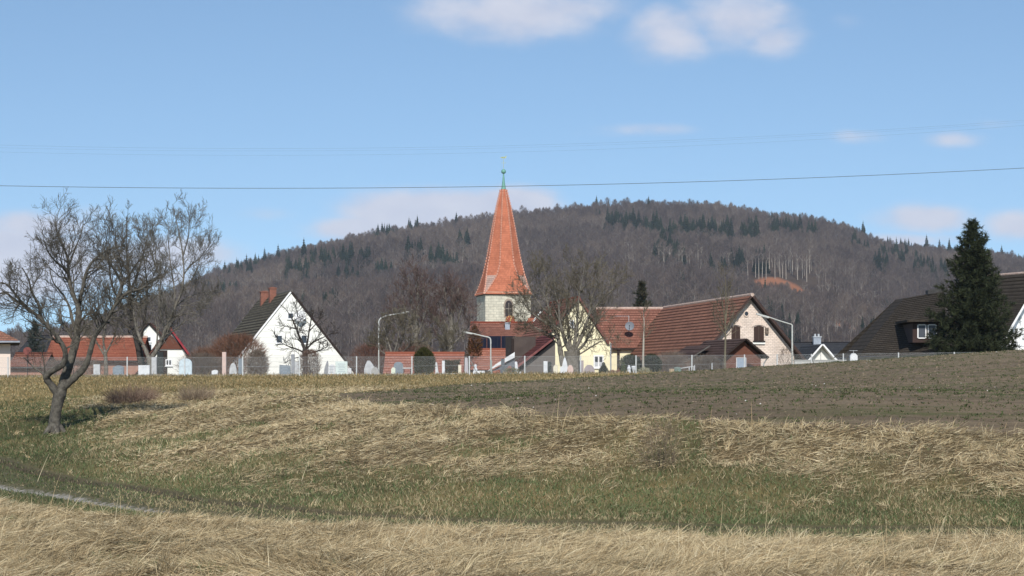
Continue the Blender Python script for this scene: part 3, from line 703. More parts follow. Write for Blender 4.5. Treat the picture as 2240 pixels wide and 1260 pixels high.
orange = tile_mat('orange_tiles', (.34, .135, .085), (.27, .105, .068), .36, .24, (.2, .05, .03), linew=.14, big=.35)
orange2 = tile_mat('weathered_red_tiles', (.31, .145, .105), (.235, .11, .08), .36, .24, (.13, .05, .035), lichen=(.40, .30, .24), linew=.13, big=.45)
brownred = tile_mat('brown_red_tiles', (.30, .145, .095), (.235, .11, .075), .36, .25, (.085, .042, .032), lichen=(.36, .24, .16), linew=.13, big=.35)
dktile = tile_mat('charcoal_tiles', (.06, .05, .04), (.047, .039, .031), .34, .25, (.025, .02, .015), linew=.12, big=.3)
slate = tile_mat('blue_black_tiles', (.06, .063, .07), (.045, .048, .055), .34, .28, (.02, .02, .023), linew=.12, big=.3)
palecap = mat('mortared_ridge', (.52, .42, .36), (.34, .22, .17), 6)
cream = mat('cream_plaster', (.83, .77, .54), (.77, .71, .48), 1.0, bump=.05)
pinkwall = mat('pink_white_plaster', (.74, .62, .54), (.68, .57, .50), 1.0)

# ---- left side: long orange roof, low lean-to roof, slate roof behind, corner house
flat_roof_house('orange_roof_barn', (96, 306), 168, 9, VZ, 'long low barn under a plain orange tiled roof behind the fence', 'barn', orange, mat('red_brown_plaster', (.36, .2, .15), (.28, .15, .11), 2), 792, 741, 3, ridge_m=palecap)
flat_roof_house('lean_to_shed', (16, 97), 150, 5, VZ, 'low shed with a faded reddish tiled roof beside the corner house', 'shed', orange2, mat('red_brown_plaster', (.36, .2, .15)), 806, 778, 0)
flat_roof_house('slate_roof_house', (36, 104), 215, 9, VZ, 'distant house under a bluish grey slate roof, over the faded shed', 'house', slate, MV['white_wall'], 775, 738, -6)
def corner_house():
    c = W(-60, 815, 132); root = empty('corner_house', (c.x, c.y, -.9), R(15), 'pinkish corner house with a hipped reddish roof at the picture edge', 'house')
    S = F/132; x1 = (20+60)/S; ze = W(0, 746, 132).z+.9; b = B(); b.box(-3, x1, 0, 7, 0, ze); b.make('wall', pinkwall, root)
    e = (40+60)/S; tip = ((-60+60)/S, 3.5, W(0, 692, 132).z+.9); rb = B()
    P = [(-3.6, -.8, ze), (e, -.8, ze), (e, 7.8, ze), (-3.6, 7.8, ze)]; T0 = (-3.0, 3.5, tip[2]); T1 = (.2, 3.5, tip[2])
    sl = 4.8
    rb.face([P[0], P[1], T1, T0], [(-3.6, sl), (e, sl), (.2, 0), (-3, 0)]); rb.face([P[1], P[2], T1], [(-1, sl), (8, sl), (3.5, 0)])
    rb.face([P[2], P[3], T0, T1], [(0, sl), (7, sl), (5, 0), (1, 0)]); rb.face([P[3], P[0], T0], [(0, sl), (8, sl), (4, 0)])
    rb.make('roof', tile_mat('hip_roof_tiles', (.34, .17, .11), (.26, .12, .08), .36, .24, (.08, .04, .03), linew=.15, big=.3), root)
    eb = B(); eb.box(-3.6, e, -.8, 7.8, ze-.2, ze-.01); eb.make('eave_board', MV['dark_wood'], root)
    gb = B(); gb.tube([(-3.6, -.88, ze-.06), (e, -.88, ze-.06)], .07, 6); gb.make('gutter', MV['zinc'], root)
corner_house()

def small_gable():   # C
    h = House('small_gable_house', 372, 722, 165, 12, VZ, 'small white gabled house with a red verge and orange ridge tiles', 'house')
    za = h.za; k = 1.42; hw = (za-1.2)/k; L = 9
    h.body([(-hw, 0), (hw, 0), (hw, za-k*hw-.1), (0, za-.1), (-hw, za-k*hw-.1)], L, MV['white_wall'])
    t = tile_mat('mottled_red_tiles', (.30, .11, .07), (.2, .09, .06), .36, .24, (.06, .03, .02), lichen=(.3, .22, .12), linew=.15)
    redv = mat('red_barge_board', (.30, .04, .05), (.22, .03, .04), 4)
    e = hw+.4
    h.slab((0, za), (-e, za-k*e), -.5, L, t, courses=10, verge=MV['dark_wood']); h.slab((0, za), (e, za-k*e), -.5, L, t, courses=10, verge=redv)
    ridge_caps(h, 0, za+.12, -.5, L, orange)
    x0, z1 = h.g(353, 745); x1, z0 = h.g(392, 782)
    b = B(); zc = h.g(370, 764)[1]; b.prism([(-1.15, zc), (1.15, zc), (0, za-.35)], -.1, .02); b.make('gable_boarding', mat('red_brown_boards', (.15, .055, .035), (.09, .035, .022), 5, stretch=(1, 1, 6)), h.root)
    h.window(362, 376, 786, 800, MV['white_frame'], MV['glass'], mullion=1)
    b = B(); x, z = h.g(357, 797); b.box(x-.35, x+.35, -.05, .02, 0, z+1.2); b.make('door', MV['dark_wood'], h.root)
small_gable()
def white_back():
    h = House('white_back_house', 326, 708, 200, 6, VZ, 'narrow white house half hidden behind the twin grey trees', 'house')
    za = h.za; hw = 1.3
    h.body([(-hw, 0), (hw, 0), (hw, za-1.5), (0, za-.1), (-hw, za-1.5)], 3, MV['white_wall'])
    for s_ in (-1, 1): h.slab((0, za), (s_*1.6, za-1.75), -.3, 3, orange2, courses=6)
    h.window(320, 331, 736, 748, MV['white_frame'], MV['glass']); h.window(322, 333, 752, 768, MV['white_frame'], MV['glass'])
white_back()

# ---- church hall roofs with the solar panels
r1, hx1, ze1, zr1, S1, rf1 = flat_roof_house('solar_roof_house', (1026, 1205), 196, 10, VZ, 'red tiled house with dark blue solar panels below the church tower', 'house', orange2, MV['white_wall'], 765, 709, 0, ridge_m=orange)
def solar_bits():
    c = W((1026+1205)/2, 765, 196)
    dy, dz = 5, zr1-ze1; nn = Vector((0, -dz, dy)).normalized()
    def on(px, py, off=.24):
        d = Vector(((px-1120)/F, 1, (HZ-py)/F)); O = Vector((c.x, c.y, VZ+ze1))+nn*off; t = O.dot(nn)/d.dot(nn); return d*t-Vector((c.x, c.y, VZ))
    for k in range(3):
        xa = 1034+k*31.5; A, B_, C_, D = on(xa, 764), on(xa+30.3, 764), on(xa+30.3, 735), on(xa, 735)
        b = B(); th = nn*.06
        b.face([A, B_, C_, D]); b.face([A-th, D-th, C_-th, B_-th])
        for p, q in ((A, B_), (B_, C_), (C_, D), (D, A)): b.face([p-th, q-th, q, p])
        pn = b.make('solar_panel', mat('solar_glass', (.010, .011, .022), (.006, .007, .014), 3, rough=.45, spec=.15), rf1)
        f = B()
        for j in range(1, 4):
            p, q = A.lerp(B_, j/4), D.lerp(C_, j/4); dd = (q-p)/2; f.obox((p+q)/2+nn*.012, dd, (.02, 0, 0), nn*.008)
        f.make('panel_frame', MV['black'], pn)
    p = on(1110, 716); b = B(); b.box(p.x-.25, p.x+.25, p.y-.25, p.y+.3, p.z-.45, p.z+.42); ch = b.make('chimney', MV['zinc'], rf1)
    b = B(); b.box(p.x-.34, p.x+.34, p.y-.33, p.y+.38, p.z+.422, p.z+.5); b.make('chimney_cap', MV['steel'], ch)
    # small gable dormer at the right end
    z = W(1185, 683, 200)
solar_bits()
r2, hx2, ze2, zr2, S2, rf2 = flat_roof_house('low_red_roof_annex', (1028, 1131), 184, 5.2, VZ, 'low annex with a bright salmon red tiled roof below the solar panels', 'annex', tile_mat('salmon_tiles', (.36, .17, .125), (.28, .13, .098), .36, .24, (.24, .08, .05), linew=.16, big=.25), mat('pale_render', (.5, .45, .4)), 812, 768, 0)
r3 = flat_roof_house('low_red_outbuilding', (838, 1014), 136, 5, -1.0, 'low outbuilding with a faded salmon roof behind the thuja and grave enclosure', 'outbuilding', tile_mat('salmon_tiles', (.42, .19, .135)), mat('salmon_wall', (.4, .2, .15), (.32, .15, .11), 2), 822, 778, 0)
def back_gable():
    h = House('half_hidden_gable_house', 1183, 683, 235, 6, VZ, 'narrow house with a pale gable top peeping between tower and pollard tree', 'house')
    za = h.za; h.body([(-1.2, 0), (1.2, 0), (1.2, za-1.6), (0, za-.1), (-1.2, za-1.6)], 7, MV['white_wall'])
    for s_ in (-1, 1): h.slab((0, za), (s_*1.9, za-2.4), -.35, 7, orange2, courses=7, verge=MV['white_frame'])
    b = B(); x, z = h.g(1183, 712); b.box(x-1.6, x+1.6, -.3, 0, 0, z+.9); b.make('front_extension', mat('brick_front', (.36, .13, .08), (.25, .09, .05), 6), h.root)
back_gable()

def yellow_house():   # F
    h = House('yellow_gable_house', 1265, 654, 172, 9, VZ, 'pale yellow gabled house with a red roof behind the pollard tree', 'house')
    za = h.za; xr, zr_ = h.g(1337, 752); xl = h.g(1090, 700)[0]; L = 14
    kr = 1.52; kl = 1.18
    xr = h.g(1335, 760)[0]; xsr = h.g(1318, 738)[0]
    zr_e = za-kr*xsr
    xl = -h.g(1265, 0)[0]+h.g(1186, 760)[0]; zl_e = za+kl*xl
    h.body([(xl, 0), (xr, 0), (xr, zr_e-.5), (xsr, zr_e-.1), (0, za-.12), (xl, zl_e-.12)], L, cream)
    h.slab((0, za), (xl-.5, za+kl*(xl-.5)), -.35, L, orange2, courses=18, verge=mat('maroon_verge', (.20, .07, .06), (.13, .045, .04), 4))
    h.slab((0, za), (xsr+.45, za-kr*(xsr+.45)), -.3, L, orange2, courses=14, verge=mat('maroon_verge', (.20, .07, .06)))
    ridge_caps(h, 0, za+.12, -.3, L, orange)
    w = h.window(1298, 1320.5, 777, 805, MV['white_frame'], MV['glass'], mullion=1, fr=.13)
    x0, z1 = h.g(1300, 792); x1, z0 = h.g(1318, 803)
    b = B(); b.box(x0+.05, x1-.05, -.035, -.025, z0, z1); b.make('net_curtain', mat('net_curtain', (.5, .52, .55), (.4, .42, .45), 10), w)
    b = B(); x, _ = h.g(1335.5, 760); b.tube([(x, -.12, 0), (x, -.12, zr_e-.6)], .06, 6); b.make('downpipe', MV['zinc'], h.root)
    h.window(1246, 1256, 700, 716, MV['white_frame'], MV['glass']); h.window(1197, 1207, 786, 806, MV['white_frame'], MV['glass'])
    # lower porch wing on the left with dark maroon roof
    g = House('maroon_roof_porch', 1212, 739, 163, 12, VZ, 'low porch wing with a shiny maroon sloping roof left of the pollard trunk', 'annex')
    za2 = g.za; xe, ze = g.g(1128, 806)
    g.body([(xe+.4, 0), (.1, 0), (.1, za2-.2), (xe+.4, ze-.1)], 6, mat('grey_boards', (.16, .14, .13), (.1, .09, .085), 4, stretch=(6, 6, 1)))
    g.slab((.25, za2+.15), (xe, ze), -.6, 6, tile_mat('maroon_tiles', (.16, .055, .05), (.12, .04, .038), .36, .24, (.04, .015, .015), lichen=(.3, .16, .14)), courses=12, verge=mat('maroon_gloss', (.24, .09, .085), (.14, .05, .045), 3, rough=.3))
    b = B(); b.box(*sorted((g.g(1135, 0)[0], g.g(1186, 0)[0])), 2.5, 5.5, 0, g.g(1150, 735)[1]); 
    b.make('back_wall', mat('brown_panel', (.085, .065, .055), (.06, .045, .04), 1.5), g.root)
    b = B(); x, z = g.g(1133, 740); b.tube([(x, 2.2, 0), (x, 2.2, z)], .14, 7); b.make('post', MV['dark_wood'], g.root)
yellow_house()

def barn():          # G: long brick barn with its left wing
    h = House('brick_gable_barn', 1641, 650, 150, 8.6, VZ, 'long barn with brown red tiles and a pinkish brick gable with shutters', 'barn')
    za = h.za; L = 29
    k = 1.08; xr = h.g(1752, 790)[0]; hw = xr+.0
    kr = (za-h.g(1752, 790)[1])/xr
    k = kr*.98
    wall = brick_mat('pale_pink_brick', (.80, .68, .59), (.72, .60, .51), (.5, .41, .35), .3, .13, .016)
    hwi = hw-.55
    ze = za-k*hwi-.1
    h.body([(-hwi-1.2, 0), (hwi, 0), (hwi, max(ze, .2)), (0, za-.15), (-hwi-1.2, max(za-k*(hwi+1.2)-.1, .15))], L, wall)
    n = Vector((-k, 0, 1))
    pe = h.ray(1337, 797, (0, L, za), (0, -1, 0))
    e = hw+1.3
    pale = mat('verge_brown', (.06, .035, .03), (.04, .024, .02), 3)
    h.slab((0, za), (-e, za-k*e), -.65, L+.4, brownred, courses=24, verge=pale)
    h.slab((0, za), (hw+.25, za-k*(hw+.25)), -.65, L+.4, brownred, courses=22, verge=pale)
    ridge_caps(h, 0, za+.14, -.65, L+.4, palecap, .15)
    dk = mat('shutter_brown', (.05, .028, .022), (.035, .02, .016), 4, stretch=(8, 1, 1))
    for (a, b_, c, d) in ((1600, 1618.5, 712, 745), (1649, 1670.5, 712, 745)):
        x0, z1 = h.g(a, c); x1, z0 = h.g(b_, d); xm = (x0+x1)/2
        pr = [(x0, z0), (x1, z0), (x1, z1-.12), (xm, z1), (x0, z1-.12)]
        bb = B(); bb.prism([(x0, z0), (xm-.015, z0), (xm-.015, z1), (x0, z1-.12)], -.09, .0); w = bb.make('shutter', dk, h.root)
        bb = B(); bb.prism([(xm+.015, z0), (x1, z0), (x1, z1-.12), (xm+.015, z1)], -.09, .0); bb.make('shutter', dk, h.root)
        bb = B(); bb.box(x0-.08, x1+.08, -.2, 0, z0-.1, z0-.004); bb.make('sill', MV['dark_wood'], h.root)
        bb = B(); bb.box(x0-.1, x1+.1, -.12, 0, z0-.28, z0-.12); bb.make('sill_course', MV['white_wall'], h.root)
        ab = B()
        for i in range(9):
            t = -1+2*i/8; X = xm+t*(x1-x0)*.62; ab.obox((X, -.03, z1+.18-.13*t*t), (.055, 0, 0), (0, .04, 0), (-.02*t, 0, .14))
        ab.make('window_arch', mat('pale_arch_brick', (.72, .6, .52), (.6, .48, .4), 9), h.root)
    x, z = h.g(1632.5, 686.5); r = 4.2/28
    bb = B(); nn = 18; A = [(x+r*math.cos(2*math.pi*i/nn), -.05, z+r*1.15*math.sin(2*math.pi*i/nn)) for i in range(nn)]; bb.face(A); rw = bb.make('round_window', MV['glass'], h.root)
    bb = B(); bb.tube([(x+r*1.25*math.cos(2*math.pi*i/nn), -.04, z+r*1.4*math.sin(2*math.pi*i/nn)) for i in range(nn+1)], .05, 5); bb.make('brick_ring', mat('pale_arch_brick', (.7, .58, .5)), rw)
    x0, z1 = h.g(1673.5, 717); x1, z0 = h.g(1680, 730); bb = B(); bb.box(x0, x1, -.22, -.01, z0, z1); bx = bb.make('nest_box', mat('nest_box_wood', (.2, .16, .13), (.13, .1, .08), 5), h.root)
    bb = B(); xm, zm = (x0+x1)/2, (z0+z1)/2+.04; bb.face([(xm+.05*math.cos(t), -.224, zm+.05*math.sin(t)) for t in np.linspace(0, 2*math.pi, 9)[:-1]]); bb.make('entrance_hole', MV['black'], bx)
    # left wing, ridge across the picture
    r_, hx, ze_, zr_, S_, rf = flat_roof_house('red_roof_wing', (1308, 1462), 176, 9, VZ, 'weathered red tiled wing joining yellow house and brick barn', 'barn', orange2, cream, 764, 678, 0, ridge_m=palecap)
    P = W(1380, 713, 175); c = r_.location; bd = (P.x-c.x, .6, P.z-c.z)
    dish(r_, bd, .42, mat('dish_grey', (.2, .22, .25), (.14, .155, .18), 3), (-.15, -1, .3), (bd[0], 1.6, bd[2]-.3))
    am = B(); q = W(1379, 690, 175); X = q.x-c.x; am.tube([(X, 1.4, bd[2]-.3), (X, 1.4, q.z-c.z+.05)], .025, 5)
    zz = q.z-c.z; am.tube([(X-1.3, 1.4, zz), (X+.05, 1.4, zz)], .015, 4)
    for i in range(8): am.tube([(X-1.25+i*.17, 1.2, zz-.04*(i%2)), (X-1.25+i*.17, 1.6, zz+.06)], .008, 4)
    am.make('television_aerial', MV['steel'], r_)
    pb = B(); X = W(1353, 790, 176).x-c.x; pb.box(X-.12, X+.12, -.02, .28, 0, ze_-.02); pb.make('timber_post', MV['dark_wood'], r_)
    # garden shed
    s = House('garden_shed', 1626, 743, 128, 13, -.75, 'red brown wooden garden shed with a dark gabled roof behind the fence', 'shed')
    za = s.za; kk = .80; xr = s.g(1675, 780)[0]; xi = xr-.35; L = 7.5
    wd = mat('red_brown_planks', (.15, .06, .038), (.10, .038, .025), 3, stretch=(1, 1, 9))
    s.body([(-xi, 0), (xi, 0), (xi, za-kk*xi-.08), (0, za-.08), (-xi, za-kk*xi-.08)], L, wd)
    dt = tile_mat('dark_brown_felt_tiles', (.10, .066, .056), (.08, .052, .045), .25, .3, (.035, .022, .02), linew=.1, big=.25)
    s.slab((0, za), (-xr-.1, za-kk*(xr+.1)), -.5, L, dt, courses=8, th=.1); s.slab((0, za), (xr, za-kk*xr), -.5, L, dt, courses=8, th=.1)
    s.window(1610, 1632, 782, 806, mat('grey_white_paint', (.6, .62, .65)), mat('blind_grey', (.30, .36, .45), (.24, .3, .38), 3, rough=.3), fr=.05)
    for px_, sg in ((1668, 1), (1586, -1)):
        x, z = s.g(px_, 784); pb = B(); pb.tube([(x+sg*.25, -.4, z+.1), (x+sg*.05, -.1, z-.35), (x, -.08, 0)], .045, 6); pb.make('downpipe', MV['steel'], s.root)
    # open lean-to left of the shed
    q = House('open_lean_to', 1536, 757, 131, 13, -.8, 'open dark lean-to shelter joined to the garden shed', 'shelter')
    x0, z0 = q.g(1440, 803); b = B(); zt = q.za
    q.slab((.6, zt), (x0, zt-.62*(.6-x0)), 0, 5, dt, courses=8, th=.08, verge=MV['grey_ridge'])
    b = B(); b.box(x0+.9, .6, 4.8, 4.95, 0, zt-.62*(-.3-x0)*.4-.75); b.make('back_wall', MV['dark_wood'], q.root)
    for X in (x0+.5, x0+1.9): 
        b = B(); b.box(X-.05, X+.05, .3, .4, 0, zt-.62*(.6-X)-.03); b.make('post', MV['dark_wood'], q.root)
barn()

def dark_side_houses():
    r_, hx, ze, zr, S, rf = flat_roof_house('charcoal_roof_house', (1730, 1925), 215, 10, VZ, 'low house with a blue black tiled roof and steel chimney behind the fence', 'house', slate, MV['white_wall'], 800, 753, 0, ridge_m=slate)
    h = House('white_dormer_gable', 1795, 755, 206, 6, VZ, 'small white gable front with pale barge boards under a blue black roof', 'gable front')
    za = h.za; k = 1.15; hw = 1.15
    h.body([(-hw, 0), (hw, 0), (hw, za-k*hw-.1), (0, za-.1), (-hw, za-k*hw-.1)], 7, MV['white_wall'])
    for s_ in (-1, 1): h.slab((0, za), (s_*2.1, za-k*2.1), -.9, 7, slate, courses=8, verge=MV['white_frame'])
    b = B(); b.box(-.04, .04, -.03, .01, 0, za-.3); b.make('corner_strip', mat('grey_strip', (.5, .5, .5)), h.root)
    c = W(1791, 752, 218); b = B(); x = c.x-r_.location.x; z = c.z-VZ
    b.box(x-.42, x+.42, 4.0, 4.8, z-1.2, z+.75); ch = b.make('chimney', MV['zinc'], rf)
    b = B(); b.box(x-.5, x+.5, 3.9, 4.9, z+.752, z+.86); b.tube([(x-.2, 4.4, z+.8), (x-.2, 4.4, z+1.15)], .12, 8, cap=True); b.tube([(x+.2, 4.4, z+.8), (x+.2, 4.4, z+1.15)], .12, 8, cap=True); b.make('chimney_pots', MV['steel'], ch)
    # dark hipped house on the right
    zg = -.3; Y = 128
    P = lambda px, py, Yd: W(px, py, Yd)-Vector((0, 0, 0))
    root = empty('dark_roof_house', (W(1990, 800, Y).x, Y, zg), 0, 'house with a steep charcoal tiled roof and a twin window dormer', 'house')
    o = Vector(root.location)
    A = P(1878, 780, 127)-o; Bp = P(2070, 770, 121)-o; C = P(2066, 637, 126.5)-o; D = P(1978, 652, 131)-o; E = P(2044, 640, 128)-o
    rb = B(); n = 30
    for i in range(n):
        a, c_ = i/n, (i+1)/n; L0, R0 = D.lerp(A, a), C.lerp(Bp, a); L1, R1 = D.lerp(A, c_), C.lerp(Bp, c_)
        nn = (R1-L1).cross(L0-L1).normalized(); l1, r1 = L1+nn*.018, R1+nn*.018
        u0, u1 = L0.x, R0.x
        rb.face([l1, r1, R0, L0], [(L1.x, c_*n*.34), (R1.x, c_*n*.34), (u1, a*n*.34), (u0, a*n*.34)])
        rb.face([L1, R1, r1, l1], [(0, c_*n*.34)]*4)
    bk = Vector((0, 6.5, 0)); rb.face([A, D, D+Vector((-.0, 3, 0)), A+bk], [(0, 5), (0, 0), (3, 0), (6, 5)]); rb.face([D, C, C+Vector((0, 3, 0)), D+Vector((0, 3, 0))])
    rb.face([D+Vector((0, 3, 0)), C+Vector((0, 3, 0)), Bp+Vector((0, 14, 0)), A+Vector((0, 10, 0))], [(0, 0), (4, 0), (5, 5), (0, 5)])
    rf = rb.make('roof', dktile, root)
    # raised right part of ridge
    b = B(); R0 = P(2035, 640, 128.2)-o; b.obox((R0+(P(2066, 634, 126.5)-o))/2+Vector((0, .3, .05)), Vector(((2066-2035)/2/F*127, -.8, .09)), (0, .4, 0), (0, 0, .14)); b.make('ridge_cap', MV['grey_ridge'], rf)
    wb = B(); wb.face([A+Vector((.3, .8, -.05)), Bp+Vector((0, .8, -.05)), (Bp.x, Bp.y+.8, 0), (A.x+.3, A.y+.8, 0)]); wb.face([A+Vector((.3, .8, -.05)), (A.x+.3, A.y+.8, 0), (A.x+.3, A.y+8, 0), A+Vector((.3, 8, -.05))]); wb.make('wall', mat('dirty_white', (.5, .5, .48)), root)
    # dormer
    hd = House('dormer_tmp', 2024, 707, 122.4, 13, 0, None, None); bpy.data.objects.remove(hd.root); hd.root = None
    pr = empty('dormer', (0, 0, 0)); bpy.data.objects.remove(pr)
    yaw = 16; cy, sy = math.cos(R(yaw)), math.sin(R(yaw))
    c0 = P(2026, 740, 122.6)-o; t = Vector((cy, -sy, 0)); bkv = Vector((sy*.2, 1, 0)).normalized(); up = Vector((0, 0, 1)); s_ = 122.6/F
    w = 29*s_; hh = 34*s_
    b = B(); b.obox(c0+up*hh/2+bkv*2.2-up*.15, t*w, bkv*2.2, up*(hh/2+.12)); dm = b.make('dormer', mat('dormer_brown', (.05, .03, .026), (.035, .022, .02), 4), root)
    b = B(); b.obox(c0+up*(hh+.12)+bkv*2.1, t*(w+.42), bkv*2.65, up*.07); b.make('dormer_roof', dktile, dm)
    for off in (-9.5, 12.5):
        cc = c0+t*(off*s_)+up*(hh*.44)-bkv*.02; ww, wh = 8.5*s_, 14.5*s_; f = B()
        for q, ax, az in ((cc-t*ww, .035, wh), (cc+t*ww, .035, wh)): f.obox(q, t*ax, bkv*.05, up*az)
        for q in (cc+up*wh, cc-up*wh): f.obox(q, t*(ww-.037), bkv*.045, up*.035)
        f.make('window_frame', MV['white_frame'], dm)
        g = B(); g.obox(cc, t*(ww-.04), bkv*.028, up*(wh-.04)); g.make('pane', mat('blind_glass', (.09, .10, .12), (.05, .055, .07), 3, rough=.3, stretch=(1, 1, 30)), dm)
    # white house at the right edge
    h = House('white_balcony_house', 2262, 600, 150, 22, -.4, 'bright white house with a balcony rail and dark roof at the picture edge', 'house')
    za = h.za; k = 1.45; 
    hw = 5.2; h.body([(-hw, 0), (hw, 0), (hw, za-k*hw*.8), (0, za-.15), (-2.1, za-k*2.1-.15), (-2.1, 0)][0:0] or [(-2.3, 0), (hw, 0), (hw, 1.0), (0, za-.2), (-2.3, za-k*2.3-.2)], 5.5, mat('bright_white_plaster', (.84, .85, .86), (.79, .8, .81), 1))
    h.slab((0, za), (-3.6, za-k*3.6), -1.2, 6, dktile, courses=18, verge=MV['white_frame']); h.slab((0, za), (hw, za-k*hw), -1.2, 6, dktile, courses=18)
    ridge_caps(h, 0, za+.12, -1.2, 6, palecap)
    b = B(); x0 = h.g(2200, 735)[0]; z = h.g(2225, 733)[1]; z2 = h.g(2225, 762)[1]
    b.tube([(x0, -1.3, z), (x0+6, -1.3, z)], .035, 6); b.tube([(x0, -1.3, z2+.1), (x0+6, -1.3, z2+.1)], .02, 5)
    for i in range(40): b.tube([(x0+i*.15, -1.3, z2+.1), (x0+i*.15, -1.3, z)], .009, 4)
    for i in range(4): b.tube([(x0+i*1.9, -1.3, z2-.1), (x0+i*1.9, -1.3, z)], .03, 5)
    b.make('balcony_rail', MV['black'], h.root)
    b = B(); b.box(x0-.1, x0+6, -1.45, -.02, z2-.2, z2-.02); b.make('balcony_slab', MV['white_wall'], h.root)
    b = B(); b.box(x0-.1, x0+6, -1.2, -1.1, 0, z2-.21); b.make('balcony_base', MV['white_wall'], h.root)
    x, z = h.g(2231, 702); b = B()
    b.tube([(x, -.05, z-.35), (x, -.05, z+.4)], .03, 5); b.tube([(x-.15, -.05, z+.1), (x+.15, -.05, z+.25)], .03, 5); b.tube([(x-.12, -.05, z-.1), (x+.12, -.05, z-.02)], .03, 5); b.make('wall_ornament', MV['steel'], h.root)
dark_side_houses()

# ------------------------------------------------------------------ wooded hill
def rnd_col(base, n, rng, v=.25):
    k = 1+(rng.random((n, 1))-.5)*2*v
    return np.clip(np.array(base)[None, :]*k*(1+(rng.random((n, 3))-.5)*v*.5), 0, 1)
def inst_mat(name, c1, c2, c3=None, rough=.95, z_lo=None):
    """colour differs from tree to tree"""
    m = bpy.data.materials.new(name); m.use_nodes = True; nt = m.node_tree; N = nt.nodes; L = nt.links; b = N['Principled BSDF']; b.inputs['Roughness'].default_value = rough; b.inputs['Specular IOR Level'].default_value = .05
    oi = N.new('ShaderNodeObjectInfo'); r = N.new('ShaderNodeValToRGB'); r.color_ramp.elements[0].color = (*c1, 1); r.color_ramp.elements[1].color = (*c2, 1)
    if c3: e = r.color_ramp.elements.new(.5); e.color = (*c3, 1)
    nz = N.new('ShaderNodeTexNoise'); nz.inputs['Scale'].default_value = .011; nz.inputs['Detail'].default_value = 4
    L.new(oi.outputs['Location'], nz.inputs[0])
    a = N.new('ShaderNodeMath'); a.operation = 'MULTIPLY_ADD'; L.new(nz.outputs['Fac'], a.inputs[0]); a.inputs[1].default_value = 2.6; a.inputs[2].default_value = -1.15
    c = N.new('ShaderNodeMath'); c.operation = 'MULTIPLY_ADD'; L.new(oi.outputs['Random'], c.inputs[0]); c.inputs[1].default_value = .6; L.new(a.outputs[0], c.inputs[2])
    L.new(c.outputs[0], r.inputs[0]); L.new(r.outputs[0], b.inputs['Base Color']); return m
TWIG = inst_mat('winter_twigs', (.066, .052, .050), (.150, .118, .098), (.098, .077, .07))
BARK = inst_mat('grey_beech_bark', (.15, .13, .118), (.29, .26, .23), (.21, .185, .165))
SPRUCE = inst_mat('dark_spruce_needles', (.007, .016, .013), (.02, .034, .021), (.012, .024, .017))
def strips(rng, P, D, Ln, wd):
    """crossed quads at P along D"""
    n = len(P); s = np.cross(D, rng.normal(size=(n, 3))); s /= np.linalg.norm(s, axis=1)[:, None]+1e-9; s *= wd[:, None]/2
    E = P+D*Ln[:, None]
    V = np.stack([P-s, P+s, E+s*.35, E-s*.35], 1).reshape(-1, 3); return V, np.arange(4*n).reshape(-1, 4)
def beech_mesh(name, seed, H=21, cr=4.6, base=.38, n=330, tw=.2, trunk=.32, pale=False):
    rng = np.random.default_rng(seed); b = B(); r = random.Random(seed)
    lean = [r.uniform(-.6, .6), r.uniform(-.6, .6)]
    fork = H*(base+.08); top = Vector((lean[0], lean[1], fork)); b.cur = 1
    b.tube([(0, 0, -3), (lean[0]*.5, lean[1]*.5, fork*.5), top, (lean[0]*1.3, lean[1]*1.3, H*.75), (lean[0], lean[1], H*.93)], [trunk, trunk*.85, trunk*.65, trunk*.35, .06], 5)
    for k in range(8):
        a = k*2.4+r.random(); z0 = fork+(H*.3)*r.random(); l = cr*r.uniform(.55, .95); zt = min(H*.9, z0+l*r.uniform(.9, 1.6))
        p0 = Vector((lean[0], lean[1], z0)); p1 = p0+Vector((math.cos(a)*l*.5, math.sin(a)*l*.5, (zt-z0)*.6)); p2 = p0+Vector((math.cos(a)*l, math.sin(a)*l, zt-z0))
        b.tube([p0, p1, p2], [trunk*.38, trunk*.25, .05], 4)
    b.cur = 0
    th = rng.random(n)*2*math.pi; zz = rng.random(n)**.75; rad = np.sqrt(rng.random(n))
    zc = H*(base+(1-base)*.45); hh = H*(1-base)*.56
    prof = np.sin(np.clip(zz, .02, .995)*math.pi)**.55*(1-.25*(zz))
    lob = 1+.22*np.sin(th*3+seed)+.15*np.sin(th*5+2*seed+zz*6)
    rr = cr*rad*prof*lob
    P = np.stack([lean[0]+rr*np.cos(th), lean[1]+rr*np.sin(th), H*base+H*(1-base)*zz*(.86+.1*rng.random(n))], 1)
    D = P-np.array([lean[0], lean[1], H*base*.8]); D /= np.linalg.norm(D, axis=1)[:, None]; D = D+np.array([0, 0, .55])+rng.normal(size=(n, 3))*.35; D /= np.linalg.norm(D, axis=1)[:, None]
    V, Q = strips(rng, P, D, rng.uniform(1.1, 2.6, n), rng.uniform(.5, 1.2, n)*tw)
    me = bpy.data.meshes.new(name); bv = len(b.v); V = [tuple(v) for v in V]
    me.from_pydata(b.v+V, [], b.f+[tuple(int(i)+bv for i in q) for q in Q]); me.materials.append(TWIG); me.materials.append(BARK)
    me.polygons.foreach_set('material_index', b.mi+[0]*len(Q)); return me
